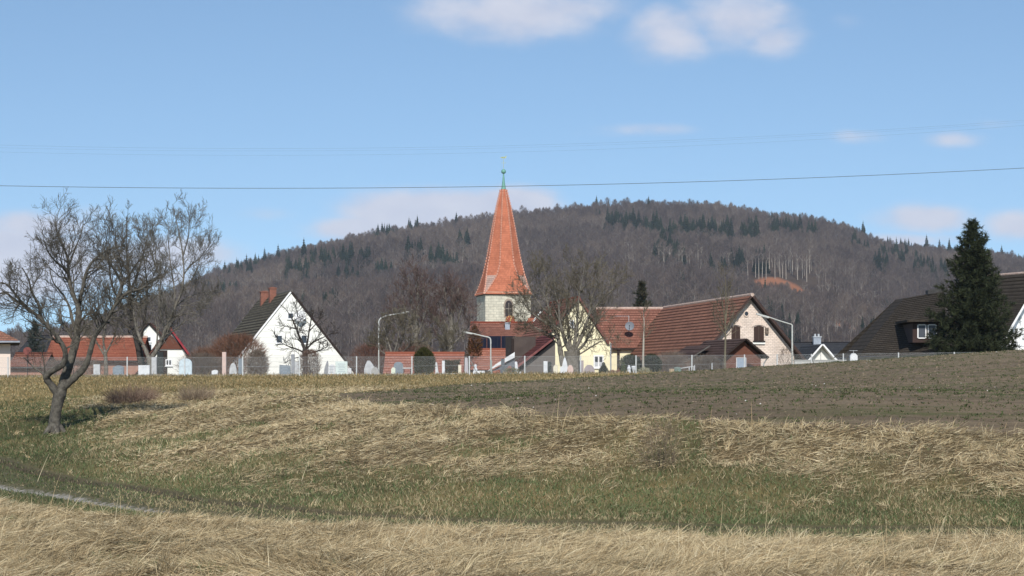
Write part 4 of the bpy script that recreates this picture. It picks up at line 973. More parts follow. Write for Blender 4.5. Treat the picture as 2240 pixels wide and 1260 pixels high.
def spruce_mesh(name, seed, H=24, r0=3.6):
    r = random.Random(seed); V = []; Fc = []
    n_l = 15
    for i in range(n_l):
        t = i/(n_l-1); z = H*(.08+.90*t); rad = r0*(1-t)**.85+.15; nb = 9 if t < .7 else 6; off = r.random()*6
        for k in range(nb):
            a = off+2*math.pi*k/nb+r.uniform(-.25, .25); rr = rad*r.uniform(.6, 1.18); d = Vector((math.cos(a), math.sin(a), 0)); s = Vector((-d.y, d.x, 0))
            w = rad*.42+.12; zt = z+H*.045; ze = z-rr*.42
            i0 = len(V); V += [tuple(Vector((0, 0, zt))), tuple(d*rr*.55+s*w*.6+Vector((0, 0, z-rr*.05))), tuple(d*rr+Vector((0, 0, ze))), tuple(d*rr*.55-s*w*.6+Vector((0, 0, z-rr*.05)))]
            Fc.append((i0, i0+1, i0+2, i0+3))
            i0 = len(V); V += [tuple(d*rr*.3+Vector((0, 0, zt-.3))), tuple(d*rr*.95+s*w*.2+Vector((0, 0, ze))), tuple(d*rr*.7+Vector((0, 0, ze-rr*.28-.3))), tuple(d*rr*.25+Vector((0, 0, z-rr*.3)))]
            Fc.append((i0, i0+1, i0+2, i0+3))
    b = B(); b.tube([(0, 0, -3), (0, 0, H*.5), (0, 0, H)], [.3, .18, .03], 4); i0 = len(V); nf = len(Fc)
    me = bpy.data.meshes.new(name); me.from_pydata(V+b.v, [], Fc+[tuple(q+i0 for q in f) for f in b.f]); me.materials.append(SPRUCE); me.materials.append(BARK)
    me.polygons.foreach_set('material_index', [0]*nf+[1]*len(b.f)); return me

def scatter(name, label, x, y, z, sc, rot, idx, src, cat):
    """one object for what nobody could count: forms set on points"""
    n = len(x); me = bpy.data.meshes.new(name); me.vertices.add(n); me.vertices.foreach_set('co', np.stack([x, y, z], 1).astype(np.float32).ravel())
    for nm, ty, a in (('idx', 'INT', np.asarray(idx, np.int32)), ('rot', 'FLOAT', np.asarray(rot, np.float32)), ('scl', 'FLOAT', np.asarray(sc, np.float32))):
        at = me.attributes.new(nm, ty, 'POINT'); at.data.foreach_set('value', a)
    o = bpy.data.objects.new(name, me); COL.objects.link(o); tag(o, label, cat, kind='stuff')
    ng = bpy.data.node_groups.new(name, 'GeometryNodeTree'); ng.interface.new_socket('Geometry', in_out='INPUT', socket_type='NodeSocketGeometry'); ng.interface.new_socket('Geometry', in_out='OUTPUT', socket_type='NodeSocketGeometry')
    N = ng.nodes; L = ng.links; gi = N.new('NodeGroupInput'); go = N.new('NodeGroupOutput'); ip = N.new('GeometryNodeInstanceOnPoints'); jg = N.new('GeometryNodeJoinGeometry')
    for s in src:
        oi = N.new('GeometryNodeObjectInfo'); oi.inputs['Object'].default_value = s; oi.inputs['As Instance'].default_value = True; L.new(oi.outputs['Geometry'], jg.inputs[0])
    def na(n, t): a = N.new('GeometryNodeInputNamedAttribute'); a.data_type = t; a.inputs[0].default_value = n; return [q for q in a.outputs if q.enabled][0]
    L.new(gi.outputs[0], ip.inputs['Points']); L.new(jg.outputs[0], ip.inputs['Instance']); ip.inputs['Pick Instance'].default_value = True
    L.new(na('idx', 'INT'), ip.inputs['Instance Index']); cx = N.new('ShaderNodeCombineXYZ'); L.new(na('rot', 'FLOAT'), cx.inputs[2]); L.new(cx.outputs[0], ip.inputs['Rotation']); L.new(na('scl', 'FLOAT'), ip.inputs['Scale'])
    L.new(ip.outputs[0], go.inputs[0]); md = o.modifiers.new(name, 'NODES'); md.node_group = ng
    return o
SPR_CL = [ # label, [(px, py of the tree middle, count, spread px)]
    ('dark spruce in the skyline clump left of the church spire', [(850, 510, 9, 26), (905, 498, 4, 14), (822, 522, 3, 8), (948, 492, 1, 3), (1000, 484, 1, 3)]),
    ('dark spruce along the lower left skyline of the wooded hill', [(510, 600, 4, 22), (535, 590, 4, 14), (562, 578, 3, 8), (620, 562, 3, 18), (478, 612, 2, 8), (446, 628, 2, 12), (660, 556, 3, 14), (590, 574, 3, 14)]),
    ('dark spruce on the left slope of the hill above the white gable', [(650, 592, 8, 26), (700, 572, 8, 22), (750, 565, 8, 26), (795, 570, 8, 14), (840, 600, 8, 22), (760, 612, 7, 26), (500, 640, 4, 20), (675, 650, 4, 20), (720, 640, 3, 26), (785, 680, 3, 14)]),
    ('dark spruce on the slope behind the red twigged trees', [(905, 552, 5, 18), (960, 565, 7, 22), (985, 580, 5, 18), (1010, 530, 3, 14), (1040, 600, 3, 14)]),
    ('dark spruce in the long row under the hilltop', [(1350, 488, 7, 22), (1390, 495, 8, 22), (1430, 503, 8, 20), (1465, 515, 8, 18), (1500, 500, 5, 18), (1530, 506, 8, 24), (1580, 505, 8, 26), (1640, 510, 6, 20), (1305, 474, 2, 8)]),
    ('dark spruce right of the row under the hilltop', [(1700, 505, 6, 22), (1740, 508, 5, 18), (1775, 520, 4, 16), (1640, 495, 2, 8)]),
    ('solitary dark spruce on the bald middle ridge line', [(1307, 448, 1, 2), (1329, 446, 1, 2), (1419, 450, 1, 3), (1684, 474, 1, 2), (1694, 474, 2, 5)]),
    ('dark spruce in the gap of the skyline left of the big pine', [(1942, 528, 3, 8), (1975, 520, 3, 7), (1990, 522, 2, 5), (2028, 530, 2, 6), (2056, 526, 1, 4), (2190, 550, 1, 3), (2226, 560, 1, 3), (1886, 502, 2, 5)]),
    ('dark spruce on the right hand slope above the charcoal roof', [(1930, 580, 6, 24), (1990, 570, 6, 26), (2020, 590, 5, 24), (1945, 560, 5, 20), (2060, 600, 4, 20), (1880, 540, 4, 24), (2090, 560, 4, 18)]),
    ('dark spruce at the foot of the bluff behind the brick barn', [(1660, 640, 6, 16), (1690, 660, 8, 24), (1730, 690, 5, 22), (1520, 620, 3, 14), (1490, 612, 3, 8), (1900, 700, 4, 20), (1930, 670, 4, 20), (1720, 720, 4, 20), (1740, 740, 3, 12), (1500, 640, 2, 10)]),
    ('dark spruce among the bare beeches below the long spruce row', [(1452, 530, 5, 16), (1480, 545, 5, 18), (1440, 548, 3, 12), (1610, 560, 4, 16), (1570, 580, 4, 20), (1660, 560, 3, 14)]),
]
def forest():
    rng = np.random.default_rng(7)
    variants = [beech_mesh('beech_crown', s, H, cr, ba, n) for s, H, cr, ba, n in ((1, 21, 4.8, .36, 330), (2, 23, 4.4, .42, 320), (3, 19, 5.0, .32, 330), (4, 22, 5.4, .40, 360), (5, 17, 4.6, .26, 300))]
    src = [bpy.data.objects.new('bare_tree_form', me) for me in variants]
    excl = []
    sp_src = [spruce_mesh('spruce_tree', s, H, r) for s, H, r in ((11, 27, 5.2), (12, 25, 4.8), (13, 29, 5.6), (14, 23, 5.0))]
    k = 0; r = random.Random(4); PL_ = []
    for gi, (lab, cl) in enumerate(SPR_CL):
        for px, py, cnt, spd in cl:
            for j in range(int(cnt*3.0+.5) if cnt > 2 else cnt):
                qx = px+r.uniform(-1, 1)*spd*.95; qy = py+r.uniform(-.5, .5)*spd*.6
                x, Y, z = hit_hill(qx, qy+(6 if 'line' in lab else 0), 13); sc = r.uniform(.7, 1.1)*(1.06 if cnt <= 2 else 1)
                sc *= min(1, (Y/1800)**1.2)
                excl.append((x, Y)); PL_.append((sc/Y*1000+(5 if cnt <= 2 else 0), x, Y, z, sc, r.randrange(4), r.random()*6, r.uniform(.85, 1.1), lab))
    PL_.sort(key=lambda q: -q[0])
    for _, x, Y, z, sc, v, ro, wx, lab in PL_[:292]:
        o = bpy.data.objects.new('spruce_tree', sp_src[v]); COL.objects.link(o)
        o.location = (x, Y, z); o.scale = (sc*wx*1.22, sc*wx*1.22, sc); o.rotation_euler = (0, 0, ro)
        tag(o, lab, 'spruce', 'spruces: '+lab[5:] if lab.startswith('dark') else lab); k += 1
    rest = PL_[292:]; ssrc = [bpy.data.objects.new('spruce_form', me) for me in sp_src]
    scatter('spruce_stand', 'smaller dark spruces filling the stands on the hill', [q[1] for q in rest], [q[2] for q in rest], [q[3] for q in rest], [q[4] for q in rest], [q[6] for q in rest], [q[5] for q in rest], ssrc, 'spruces')
    # tall pale beeches standing clear of the wood
    bl = [('tall pale trunked beech in the row at the middle of the hillside', [1374, 1378, 1410, 1440, 1449, 1463, 1467, 1484, 1490, 1503, 1526, 1533], 596),
          ('tall pale trunked beech above the orange bare earth', [1583, 1592, 1635, 1650, 1663, 1668, 1678, 1684, 1698, 1704, 1709, 1720, 1729, 1733, 1746, 1752, 1762, 1770], 604),
          ('pale trunked beech on the lower bluff behind the charcoal roof', [1795, 1812, 1834, 1852, 1871, 1886, 1898, 1917, 1760, 1746], 690)]
    tall = [beech_mesh('tall_beech', 40+i, 25, 4.2, .52, 300, .2, .36) for i in range(3)]
    pb = mat('pale_beech_bark', (.44, .40, .34), (.26, .23, .2), .6)
    for me in tall: me.materials[1] = pb
    for lab, xs, py in bl:
        for px in xs:
            x, Y, z = hit_hill(px+r.uniform(-3, 3), py+r.uniform(-8, 14), 0.5); excl.append((x, Y))
            o = bpy.data.objects.new('beech_tree', tall[r.randrange(3)]); COL.objects.link(o); s = r.uniform(.75, 1.0); o.location = (x, Y, z); o.scale = (s*.9, s*.9, s); o.rotation_euler = (0, 0, r.random()*6)
            tag(o, lab, 'beech', 'beeches: '+lab[5:])
    print('spruces', k)
    # the rest of the wood reads as one mass
    st = 9.6; gx, gy = np.meshgrid(np.arange(-1000, 1000, st), np.arange(862, 2330, st))
    x = (gx+rng.uniform(-.48, .48, gx.shape)*st*1.1).ravel(); y = (gy+rng.uniform(-.48, .48, gx.shape)*st*1.1).ravel()
    u = x/y; keep = (np.abs(u) < .36); 
    # hidden from every near viewpoint: far side of the ridge
    keep &= (y < YR+60)
    for px, py, rx, ry in EARTH:
        ex, ey, _ = hit_hill(px, py, 2); keep &= ~((np.abs(x-ex) < rx/F*ey*.9) & (np.abs(y-ey) < 75)); 
    # gap in front (below) the pale beeches so that their trunks show
    for lab, xs, py in bl[:2]:
        for px in (xs[::2]):
            ex, ey, _ = hit_hill(px, py, 0.5); keep &= ~((np.abs(x-ex) < 9) & (y < ey-2) & (y > ey-62))
    x, y = x[keep], y[keep]
    ex = np.array(excl); ok = np.ones(len(x), bool)
    for a, b_ in ex: ok &= ((x-a)**2+(y-b_)**2) > 20
    x, y = x[ok], y[ok]; z = hill_z(x, y)
    print('forest', len(x))
    sc = (.62+.42*fbm(x/60, y/60, 3, 3)+rng.uniform(-.12, .16, len(x)))
    low = smooth((y-860)/160); sc *= .55+.45*low
    scatter('bare_beech_wood', 'purplish brown leafless beech wood covering the whole hill', x, y, z, sc, rng.random(len(x))*6.28, rng.integers(0, 5, len(x)), src, 'wood')
forest()

# ------------------------------------------------------------------ bare trees of the village and cemetery
class Tree:
    def __init__(s, seed): s.r = random.Random(seed); s.rng = np.random.default_rng(seed); s.b = B(); s.tw = B(); s.rmin = .006; s.budget = 0
    def limb(s, pts, r0, r1, kids=10, klen=1.6, depth=2, start=.25, n=7, wob=.0):
        pts = [Vector(p) for p in pts]; m = len(pts)
        # smooth through Catmull-Rom
        out = []
        for i in range(m-1):
            p0 = pts[max(i-1, 0)]; p1 = pts[i]; p2 = pts[i+1]; p3 = pts[min(i+2, m-1)]
            for k in range(4):
                t = k/4; out.append(.5*((2*p1)+(p2-p0)*t+(2*p0-5*p1+4*p2-p3)*t*t+(3*p1-p0-3*p2+p3)*t**3))
        out.append(pts[-1])
        rad = [r0+(r1-r0)*(i/(len(out)-1))**.85 for i in range(len(out))]
        rad = [q*(1+s.r.uniform(-.09, .09)) for q in rad]
        s.b.tube(out, rad, n)
        for k in range(kids):
            t = start+(1-start)*(k+s.r.random()*.8)/kids; i = min(int(t*(len(out)-1)), len(out)-2); p = out[i].lerp(out[i+1], s.r.random()); d = (out[i+1]-out[i]).normalized()
            s.grow(p, s.side(d, s.r.uniform(35, 75)), klen*(1.25-.65*t)*s.r.uniform(.6, 1.15), min(rad[i]*.4, r0*.28), depth)
        return out, rad
    def side(s, d, ang):
        a = Vector((s.r.gauss(0, 1), s.r.gauss(0, 1), s.r.gauss(0, 1))); a = (a-d*a.dot(d)).normalized(); q = R(ang); return (d*math.cos(q)+a*math.sin(q)).normalized()
    up = .10; crook = .22; nk = (6, 7, 6); ratio = .52; twist = 28
    def grow(s, p, d, ln, r, depth):
        seg = 4 if depth > 0 else 3; pts = [p]; q = p.copy(); dd = d.copy(); 
        for i in range(seg):
            dd = (dd+Vector((s.r.gauss(0, s.crook), s.r.gauss(0, s.crook), s.r.gauss(0, s.crook)+s.up))).normalized(); q = q+dd*ln/seg; pts.append(q.copy())
        r = max(r, s.rmin); r1 = max(r*.35, s.rmin*.6)
        tgt = s.b if depth > 1 else s.tw
        tgt.tube(pts, [r+(r1-r)*i/seg for i in range(seg+1)], 5 if depth > 1 else (4 if depth == 1 else 3))
        if depth > 0:
            nk = s.nk[min(depth, len(s.nk)-1)]
            for k in range(nk):
                t = .18+.82*(k+s.r.random())/nk; x = t*seg; i = min(int(x), seg-1); pp = pts[i].lerp(pts[i+1], x-i); dr = (pts[i+1]-pts[i]).normalized()
                s.grow(pp, s.side(dr, s.r.uniform(25, 65)), ln*s.ratio*(1.2-.5*t)*s.r.uniform(.6, 1.2), r*.45, depth-1)
    def finish(s, name, base, bark, twig, label, cat='tree', group=None):
        root = empty(name, base, 0, label, cat, group)
        s.b.make('trunk', bark, root, sm=True, off=base); s.tw.make('crown', twig, root, off=base); return root
def bark_mat(name, c1, c2, moss=None):
    m = mat(name, c1, c2, 9, rough=.95, bump=.8, detail=8)
    return m
barkA = bark_mat('lichen_grey_bark', (.14, .128, .105), (.04, .035, .03)); twigA = mat('olive_grey_twigs', (.125, .11, .085), (.065, .057, .046), 2)
barkB = bark_mat('pale_grey_bark', (.22, .20, .17), (.08, .07, .055)); twigB = mat('grey_twigs', (.16, .145, .12), (.09, .08, .065), 1.5)
barkC = bark_mat('dark_bark', (.06, .052, .045), (.025, .02, .018)); twigR = mat('reddish_twigs', (.135, .082, .07), (.085, .058, .05), 1.2)
twigO = mat('olive_brown_twigs', (.145, .125, .085), (.09, .075, .053), 1.2)

def PL(pts, Y, dy=None, zoff=0):
    """photo pixels to a limb; dy = depth offsets along it"""
    out = []
    for i, (px, py) in enumerate(pts):
        yy = Y+(dy*(i/(len(pts)-1)) if dy else 0); out.append(W(px, py, yy))
    return out
def apple_tree():
    T = Tree(3); Y = 48; T.rmin = .0038; T.nk = (6, 7, 7); T.ratio = .58; T.up = .12; T.crook = .16
    base = W(120, 946, Y); base.z = gz(base.x, Y)-.03
    S = F/Y
    T.b.tube([base+Vector((0, 0, -.15)), base+Vector((0, 0, .04)), W(119, 925, Y), W(122, 900, Y), W(126, 880, Y), W(131, 862, Y)], [.22, .175, .145, .135, .142, .165], 10)
    # root flare
    for a in range(5):
        t = a*1.3; T.b.tube([base+Vector((math.cos(t)*.1, math.sin(t)*.1, .2)), base+Vector((math.cos(t)*.26, math.sin(t)*.26, 0)), base+Vector((math.cos(t)*.42, math.sin(t)*.42, -.08))], [.09, .07, .03], 6)
    kw = dict(kids=9, klen=1.0, depth=2, start=.3)
    T.limb(PL([(129, 868), (114, 845), (102, 829), (106, 817), (124, 806), (138, 796), (143, 776), (138, 758), (122, 733), (107, 717), (88, 696), (68, 680), (54, 668), (38, 650), (26, 634), (14, 622), (2, 618)], Y, -1.2), .105, .017, kids=26, klen=.95, depth=2, start=.42)
    T.limb(PL([(54, 668), (30, 655), (12, 640), (-8, 648), (-20, 668)], Y-.9, .4), .045, .012, kids=9, klen=.75, start=.1)
    T.limb(PL([(103, 828), (92, 816), (77, 806), (62, 792), (51, 781)], Y, .5), .035, .01, kids=7, klen=.5, depth=1, start=.3)
    T.limb(PL([(98, 822), (97, 800), (93, 775), (95, 755)], Y, -.3), .025, .008, kids=7, klen=.45, depth=1, start=.3)
    T.limb(PL([(88, 696), (86, 670), (70, 640), (62, 610), (48, 585)], Y-.6, -.8), .05, .012, kids=12, klen=.85, start=.15)
    T.limb(PL([(131, 866), (137, 845), (143, 822), (152, 795), (161, 766), (167, 742), (169, 715), (172, 690), (171, 668)], Y, .3), .14, .07, kids=6, klen=.9, start=.55, n=9)
    T.limb(PL([(171, 672), (162, 650), (154, 625), (150, 600), (149, 572), (142, 548), (130, 525), (123, 500), (122, 474)], Y+.3, .8), .066, .01, kids=24, klen=1.0, start=.1)
    T.limb(PL([(171, 672), (176, 650), (183, 622), (188, 598), (200, 575), (216, 560), (232, 549), (252, 541), (268, 538)], Y+.3, -.6), .06, .012, kids=20, klen=.95, start=.15)
    T.limb(PL([(150, 600), (138, 585), (120, 570), (104, 548), (96, 525)], Y+.5, -.9), .04, .01, kids=13, klen=.85, start=.15)
    T.limb(PL([(167, 729), (158, 700), (152, 672), (138, 645), (118, 620), (108, 590)], Y+.3, 1.3), .05, .01, kids=13, klen=.85, start=.2)
    T.limb(PL([(152, 578), (164, 545), (176, 515), (182, 490)], Y+.5, .9), .03, .01, kids=11, klen=.75, start=.1)
    T.limb(PL([(136, 851), (150, 838), (170, 820), (183, 806), (191, 790), (197, 770), (204, 745), (214, 725), (230, 704), (243, 682), (256, 662), (272, 645), (290, 636), (309, 632), (328, 618), (345, 608), (358, 606)], Y, -.9), .105, .012, kids=30, klen=.95, depth=2, start=.45, n=8)
    T.limb(PL([(254, 664), (262, 642), (266, 622), (256, 600), (243, 580), (232, 560), (226, 530)], Y-.4, .9), .06, .012, kids=18, klen=.95, start=.1)
    T.limb(PL([(230, 704), (246, 708), (262, 716), (270, 730)], Y-.2, -.6), .03, .008, kids=6, klen=.5, depth=1, start=.3)
    T.limb(PL([(266, 622), (284, 600), (300, 575), (318, 560)], Y-.2, -.6), .035, .01, kids=11, klen=.8, start=.2)
    T.limb(PL([(204, 742), (212, 715), (210, 690), (216, 665), (208, 640)], Y-.2, 1.0), .04, .01, kids=12, klen=.8, start=.2)
    T.limb(PL([(290, 636), (306, 640), (320, 650)], Y-.7, .6), .025, .008, kids=6, klen=.5, depth=1, start=.3)
    T.finish('apple_tree', base, barkA, twigA, 'old crooked leafless apple tree with a forked trunk on the green slope', 'apple tree')
apple_tree()

def back_tree(name, seed, base_px, Y, stem, limbs, label, bark=barkB, twig=twigB, r0=.24, klen=2.2, kids=12, depth=2, rmin=.009, up=.17, ratio=.55, nk=(5, 6, 6), crook=.14, cat='tree', stem_r=None, zoff=-.1, group=None):
    T = Tree(seed); T.rmin = rmin; T.up = up; T.ratio = ratio; T.nk = nk; T.crook = crook
    base = W(base_px, 820, Y); base.z = gz(base.x, Y)+zoff
    st = [base]+PL(stem, Y); n = len(st); sr = stem_r or [r0*1.25]+[r0]*(n-1)
    T.b.tube(st, sr, 9)
    for L_ in limbs:
        pts, ra, dy = L_[0], L_[1], L_[2]; kd = L_[3] if len(L_) > 3 else kids
        T.limb(PL(pts, Y, dy), ra, rmin, kids=kd, klen=klen, depth=depth, start=.15)
    return T.finish(name, base, bark, twig, label, cat, group)
S115 = F/115
back_tree('walnut_tree', 21, 312, 117, [(310, 800), (307, 780), (304, 760)], [
    ([(304, 765), (296, 735), (288, 700), (284, 660), (282, 610), (278, 560), (276, 515), (280, 462)], .20, 1.5, 20),
    ([(304, 762), (312, 720), (318, 680), (322, 640), (318, 590), (312, 545), (305, 500)], .12, -1.5, 16),
    ([(286, 690), (262, 660), (244, 620), (238, 570), (232, 520), (228, 480)], .1, -1.2, 16),
    ([(292, 720), (270, 705), (248, 690), (228, 660), (214, 620)], .09, 1.2, 13),
    ([(284, 640), (300, 600), (312, 560), (322, 520), (330, 495)], .08, 1, 13),
    ([(282, 600), (262, 560), (252, 520), (258, 480)], .07, .5, 11),
], 'dark stemmed leafless tree with a tall fine crown behind the fence', barkC, twigO, .22, klen=1.75)
back_tree('twin_stem_tree', 22, 332, 114, [(330, 800), (327, 785)], [
    ([(327, 788), (318, 765), (306, 740), (298, 715), (292, 680), (288, 650), (286, 620)], .15, .6, 8),
    ([(328, 786), (340, 770), (352, 748), (362, 720), (374, 695), (384, 668), (396, 640), (402, 600), (400, 560), (394, 520), (385, 480), (378, 446)], .15, -.8, 26),
    ([(384, 668), (404, 655), (424, 645), (446, 640), (460, 640)], .06, .8, 11),
    ([(402, 600), (418, 580), (436, 565), (452, 545), (462, 530)], .05, .6, 14),
    ([(384, 668), (380, 620), (372, 570), (368, 520), (370, 480)], .06, 1.2, 16), ([(396, 640), (420, 610), (434, 580), (440, 540)], .045, -1.0, 12), ([(352, 610), (336, 570), (326, 530), (330, 490)], .05, -.8, 12), ([(384, 668), (410, 668), (432, 660), (450, 668)], .04, -.6, 9),
    ([(400, 560), (410, 525), (414, 490), (416, 460)], .05, -.7, 13),
    ([(362, 720), (352, 690), (348, 650), (352, 610), (350, 560), (346, 520)], .08, 1.2, 15),
    ([(374, 695), (396, 690), (420, 684), (440, 690)], .05, -1, 9),
    ([(340, 770), (344, 735), (340, 700), (332, 670)], .07, -.8, 10),
], 'grey leafless tree with two diverging stems and a tall upright shoot', barkB, twigB, .2, klen=1.6)
back_tree('shrubby_tree', 23, 232, 119, [(232, 800), (230, 770)], [
    ([(230, 772), (226, 740), (232, 700), (224, 660)], .09, .5, 11), ([(230, 775), (246, 745), (256, 715), (268, 690)], .07, -.6, 10), ([(230, 780), (212, 750), (198, 720), (190, 700)], .07, .6, 10)],
    'low scrubby leafless tree in front of the orange barn roof', barkB, twigO, .12, klen=1.3)
back_tree('pollarded_small_tree', 24, 669, 113, [(668, 800), (667, 775), (667, 765)], [
    ([(667, 768), (661, 750), (654, 735), (648, 718), (640, 700), (632, 686), (622, 672)], .11, .6, 11),
    ([(668, 768), (673, 745), (676, 725), (680, 702), (678, 684)], .08, -.6, 10),
    ([(668, 766), (684, 750), (698, 742), (716, 734), (732, 727)], .06, .4, 10),
    ([(666, 772), (650, 764), (632, 758), (616, 750), (602, 742)], .06, -.4, 10),
    ([(668, 774), (690, 770), (708, 762), (726, 752)], .05, -.5, 9),
    ([(648, 718), (634, 716), (616, 712)], .035, .4, 7), ([(650, 730), (652, 700), (650, 680), (644, 664)], .035, -.5, 8), ([(676, 725), (694, 705), (706, 690)], .04, .5, 8),
    ([(668, 778), (640, 785), (622, 795)], .035, .5, 6)],
    'small spreading leafless fruit tree in front of the white gable', barkC, mat('black_brown_twigs', (.055, .045, .038), (.03, .026, .022), 2), .16, klen=.95, depth=1, rmin=.013, up=.05, nk=(7, 8, 6))
for i, (bx, top, lab) in enumerate(((908, 585, 'tall reddish twigged birch left of the church tower'), (985, 625, 'shorter reddish twigged tree beside the church tower'))):
    h = top; m = bx
    back_tree('reddish_tree', 30+i, m, 178, [(m, 800), (m+2, 740), (m+3, 700)], [
        ([(m+2, 720), (m+4, 680), (m+6, 640), (m+4, h+20), (m+2, h-8)], .19, 1, 20),
        ([(m+2, 735), (m-14, 700), (m-26, 660), (m-30, h+45)], .12, 1.5, 16), ([(m+2, 740), (m+16, 705), (m+26, 670), (m+30, h+45)], .12, -1.5, 16),
        ([(m, 750), (m-24, 735), (m-42, 705), (m-52, 670)], .09, -1, 14), ([(m+2, 755), (m+24, 735), (m+42, 710), (m+46, 680)], .09, 1, 14),
        ([(m+2, 715), (m-8, 670), (m-12, 630), (m-14, h+15)], .1, -.8, 14), ([(m+3, 700), (m+14, 660), (m+18, 630), (m+16, h+18)], .1, .8, 14)],
        lab, barkB, twigR, .22, klen=2.1, rmin=.014, nk=(5, 5, 5))
back_tree('rambling_elder', 33, 858, 140, [(858, 800), (860, 775)], [
    ([(859, 780), (850, 750), (842, 725), (834, 700)], .09, 1, 12), ([(860, 778), (870, 745), (872, 715), (866, 690)], .09, -1, 12), ([(859, 785), (880, 770), (896, 755), (905, 742)], .06, .6, 8), ([(860, 780), (882, 740), (884, 715), (890, 700)], .06, .6, 10), ([(858, 780), (836, 770), (822, 750)], .05, .6, 9)],
    'tangled grey elder beside the curved street lamp', barkB, twigO, .13, klen=1.5, rmin=.016)
back_tree('tangled_orchard_tree', 34, 958, 150, [(958, 800), (958, 782)], [
    ([(958, 785), (962, 760), (968, 735), (966, 705)], .08, 1, 12), ([(958, 786), (976, 768), (992, 745), (1000, 720)], .07, -1, 12), ([(958, 786), (940, 765), (930, 740)], .06, .8, 10)],
    'grey leafless orchard tree before the red roofed annex', barkB, twigO, .12, klen=1.4, rmin=.016)
back_tree('pollard_willow', 25, 1250, 116, [(1250, 800), (1251, 785), (1251, 768)], [
    ([(1232, 800), (1226, 770), (1222, 745), (1214, 718), (1205, 690), (1196, 655), (1196, 620), (1190, 590), (1184, 566)], .19, .8, 26),
    ([(1251, 775), (1238, 750), (1230, 725), (1224, 700), (1222, 670), (1214, 640), (1212, 610)], .17, -.8, 16),
    ([(1251, 772), (1246, 745), (1244, 720), (1240, 690), (1240, 655), (1246, 620), (1252, 590), (1250, 562)], .12, .8, 18),
    ([(1252, 772), (1258, 745), (1262, 715), (1264, 680), (1268, 640), (1276, 600), (1280, 568)], .13, -.6, 18),
    ([(1253, 770), (1268, 745), (1278, 720), (1288, 690), (1294, 655), (1306, 620), (1318, 590)], .15, .6, 22),
    ([(1254, 775), (1276, 755), (1288, 735), (1300, 712), (1318, 690), (1336, 672)], .11, -.9, 16),
    ([(1256, 782), (1284, 765), (1304, 752), (1330, 742), (1352, 735)], .06, .6, 12),
    ([(1214, 718), (1194, 706), (1172, 692), (1152, 672), (1138, 650), (1132, 630)], .10, -.6, 20),
    ([(1205, 690), (1182, 668), (1164, 640), (1152, 612)], .08, .8, 16),
    ([(1222, 740), (1196, 728), (1170, 716), (1144, 706), (1122, 700)], .06, .6, 16),
    ([(1288, 690), (1312, 660), (1332, 640), (1352, 625), (1368, 612)], .06, -.6, 14),
    ([(1268, 640), (1290, 610), (1300, 585)], .05, .8, 10), ([(1196, 655), (1176, 622), (1168, 594)], .05, -.6, 10), ([(1240, 690), (1258, 655), (1262, 625)], .05, .8, 10)],
    'massive old pollard willow with a knobbly trunk in front of the yellow house', barkB, twigO, .42, klen=1.5, rmin=.0085, up=.12, nk=(6, 6, 6), stem_r=[.62, .54, .46, .5])
for px, topy, Y, lab, mm in ((1407, 676, 108, 'slender pale barked sapling before the long barn roof', mat('cream_bark', (.42, .39, .33), (.25, .22, .18), 3)), (1586, 596, 106, 'slender olive stemmed sapling before the wooden shed', mat('olive_bark', (.17, .15, .10), (.10, .085, .06), 3))):
    T = Tree(px); T.rmin = .009; T.up = .25; T.crook = .12; T.nk = (5, 6, 5); T.ratio = .45
    base = W(px, 815, Y); base.z = gz(base.x, Y)-.05; h = 812-topy
    T.b.tube([base, W(px, 780, Y), W(px+1, 740, Y)], [.07, .06, .055], 7)
    T.limb(PL([(px+1, 742), (px+1, topy+h*.45), (px+2, topy+h*.25), (px+1, topy+h*.08), (px+1, topy)], Y, .2), .055, .008, kids=22, klen=.75 if px < 1500 else 1.25, depth=1, start=.02)
    if px > 1500:
        for q in ((-22, 30), (24, 22), (-12, 60), (14, 66), (-26, 8), (26, -6)): T.limb(PL([(px+1, 735-q[1]*.4), (px+q[0]*.6, 715-q[1]), (px+q[0], 690-q[1])], Y, .6 if q[0] > 0 else -.6), .03, .008, kids=9, klen=.65, depth=1, start=.1)
    T.finish('sapling', base, mm, twigO, lab, 'young tree')

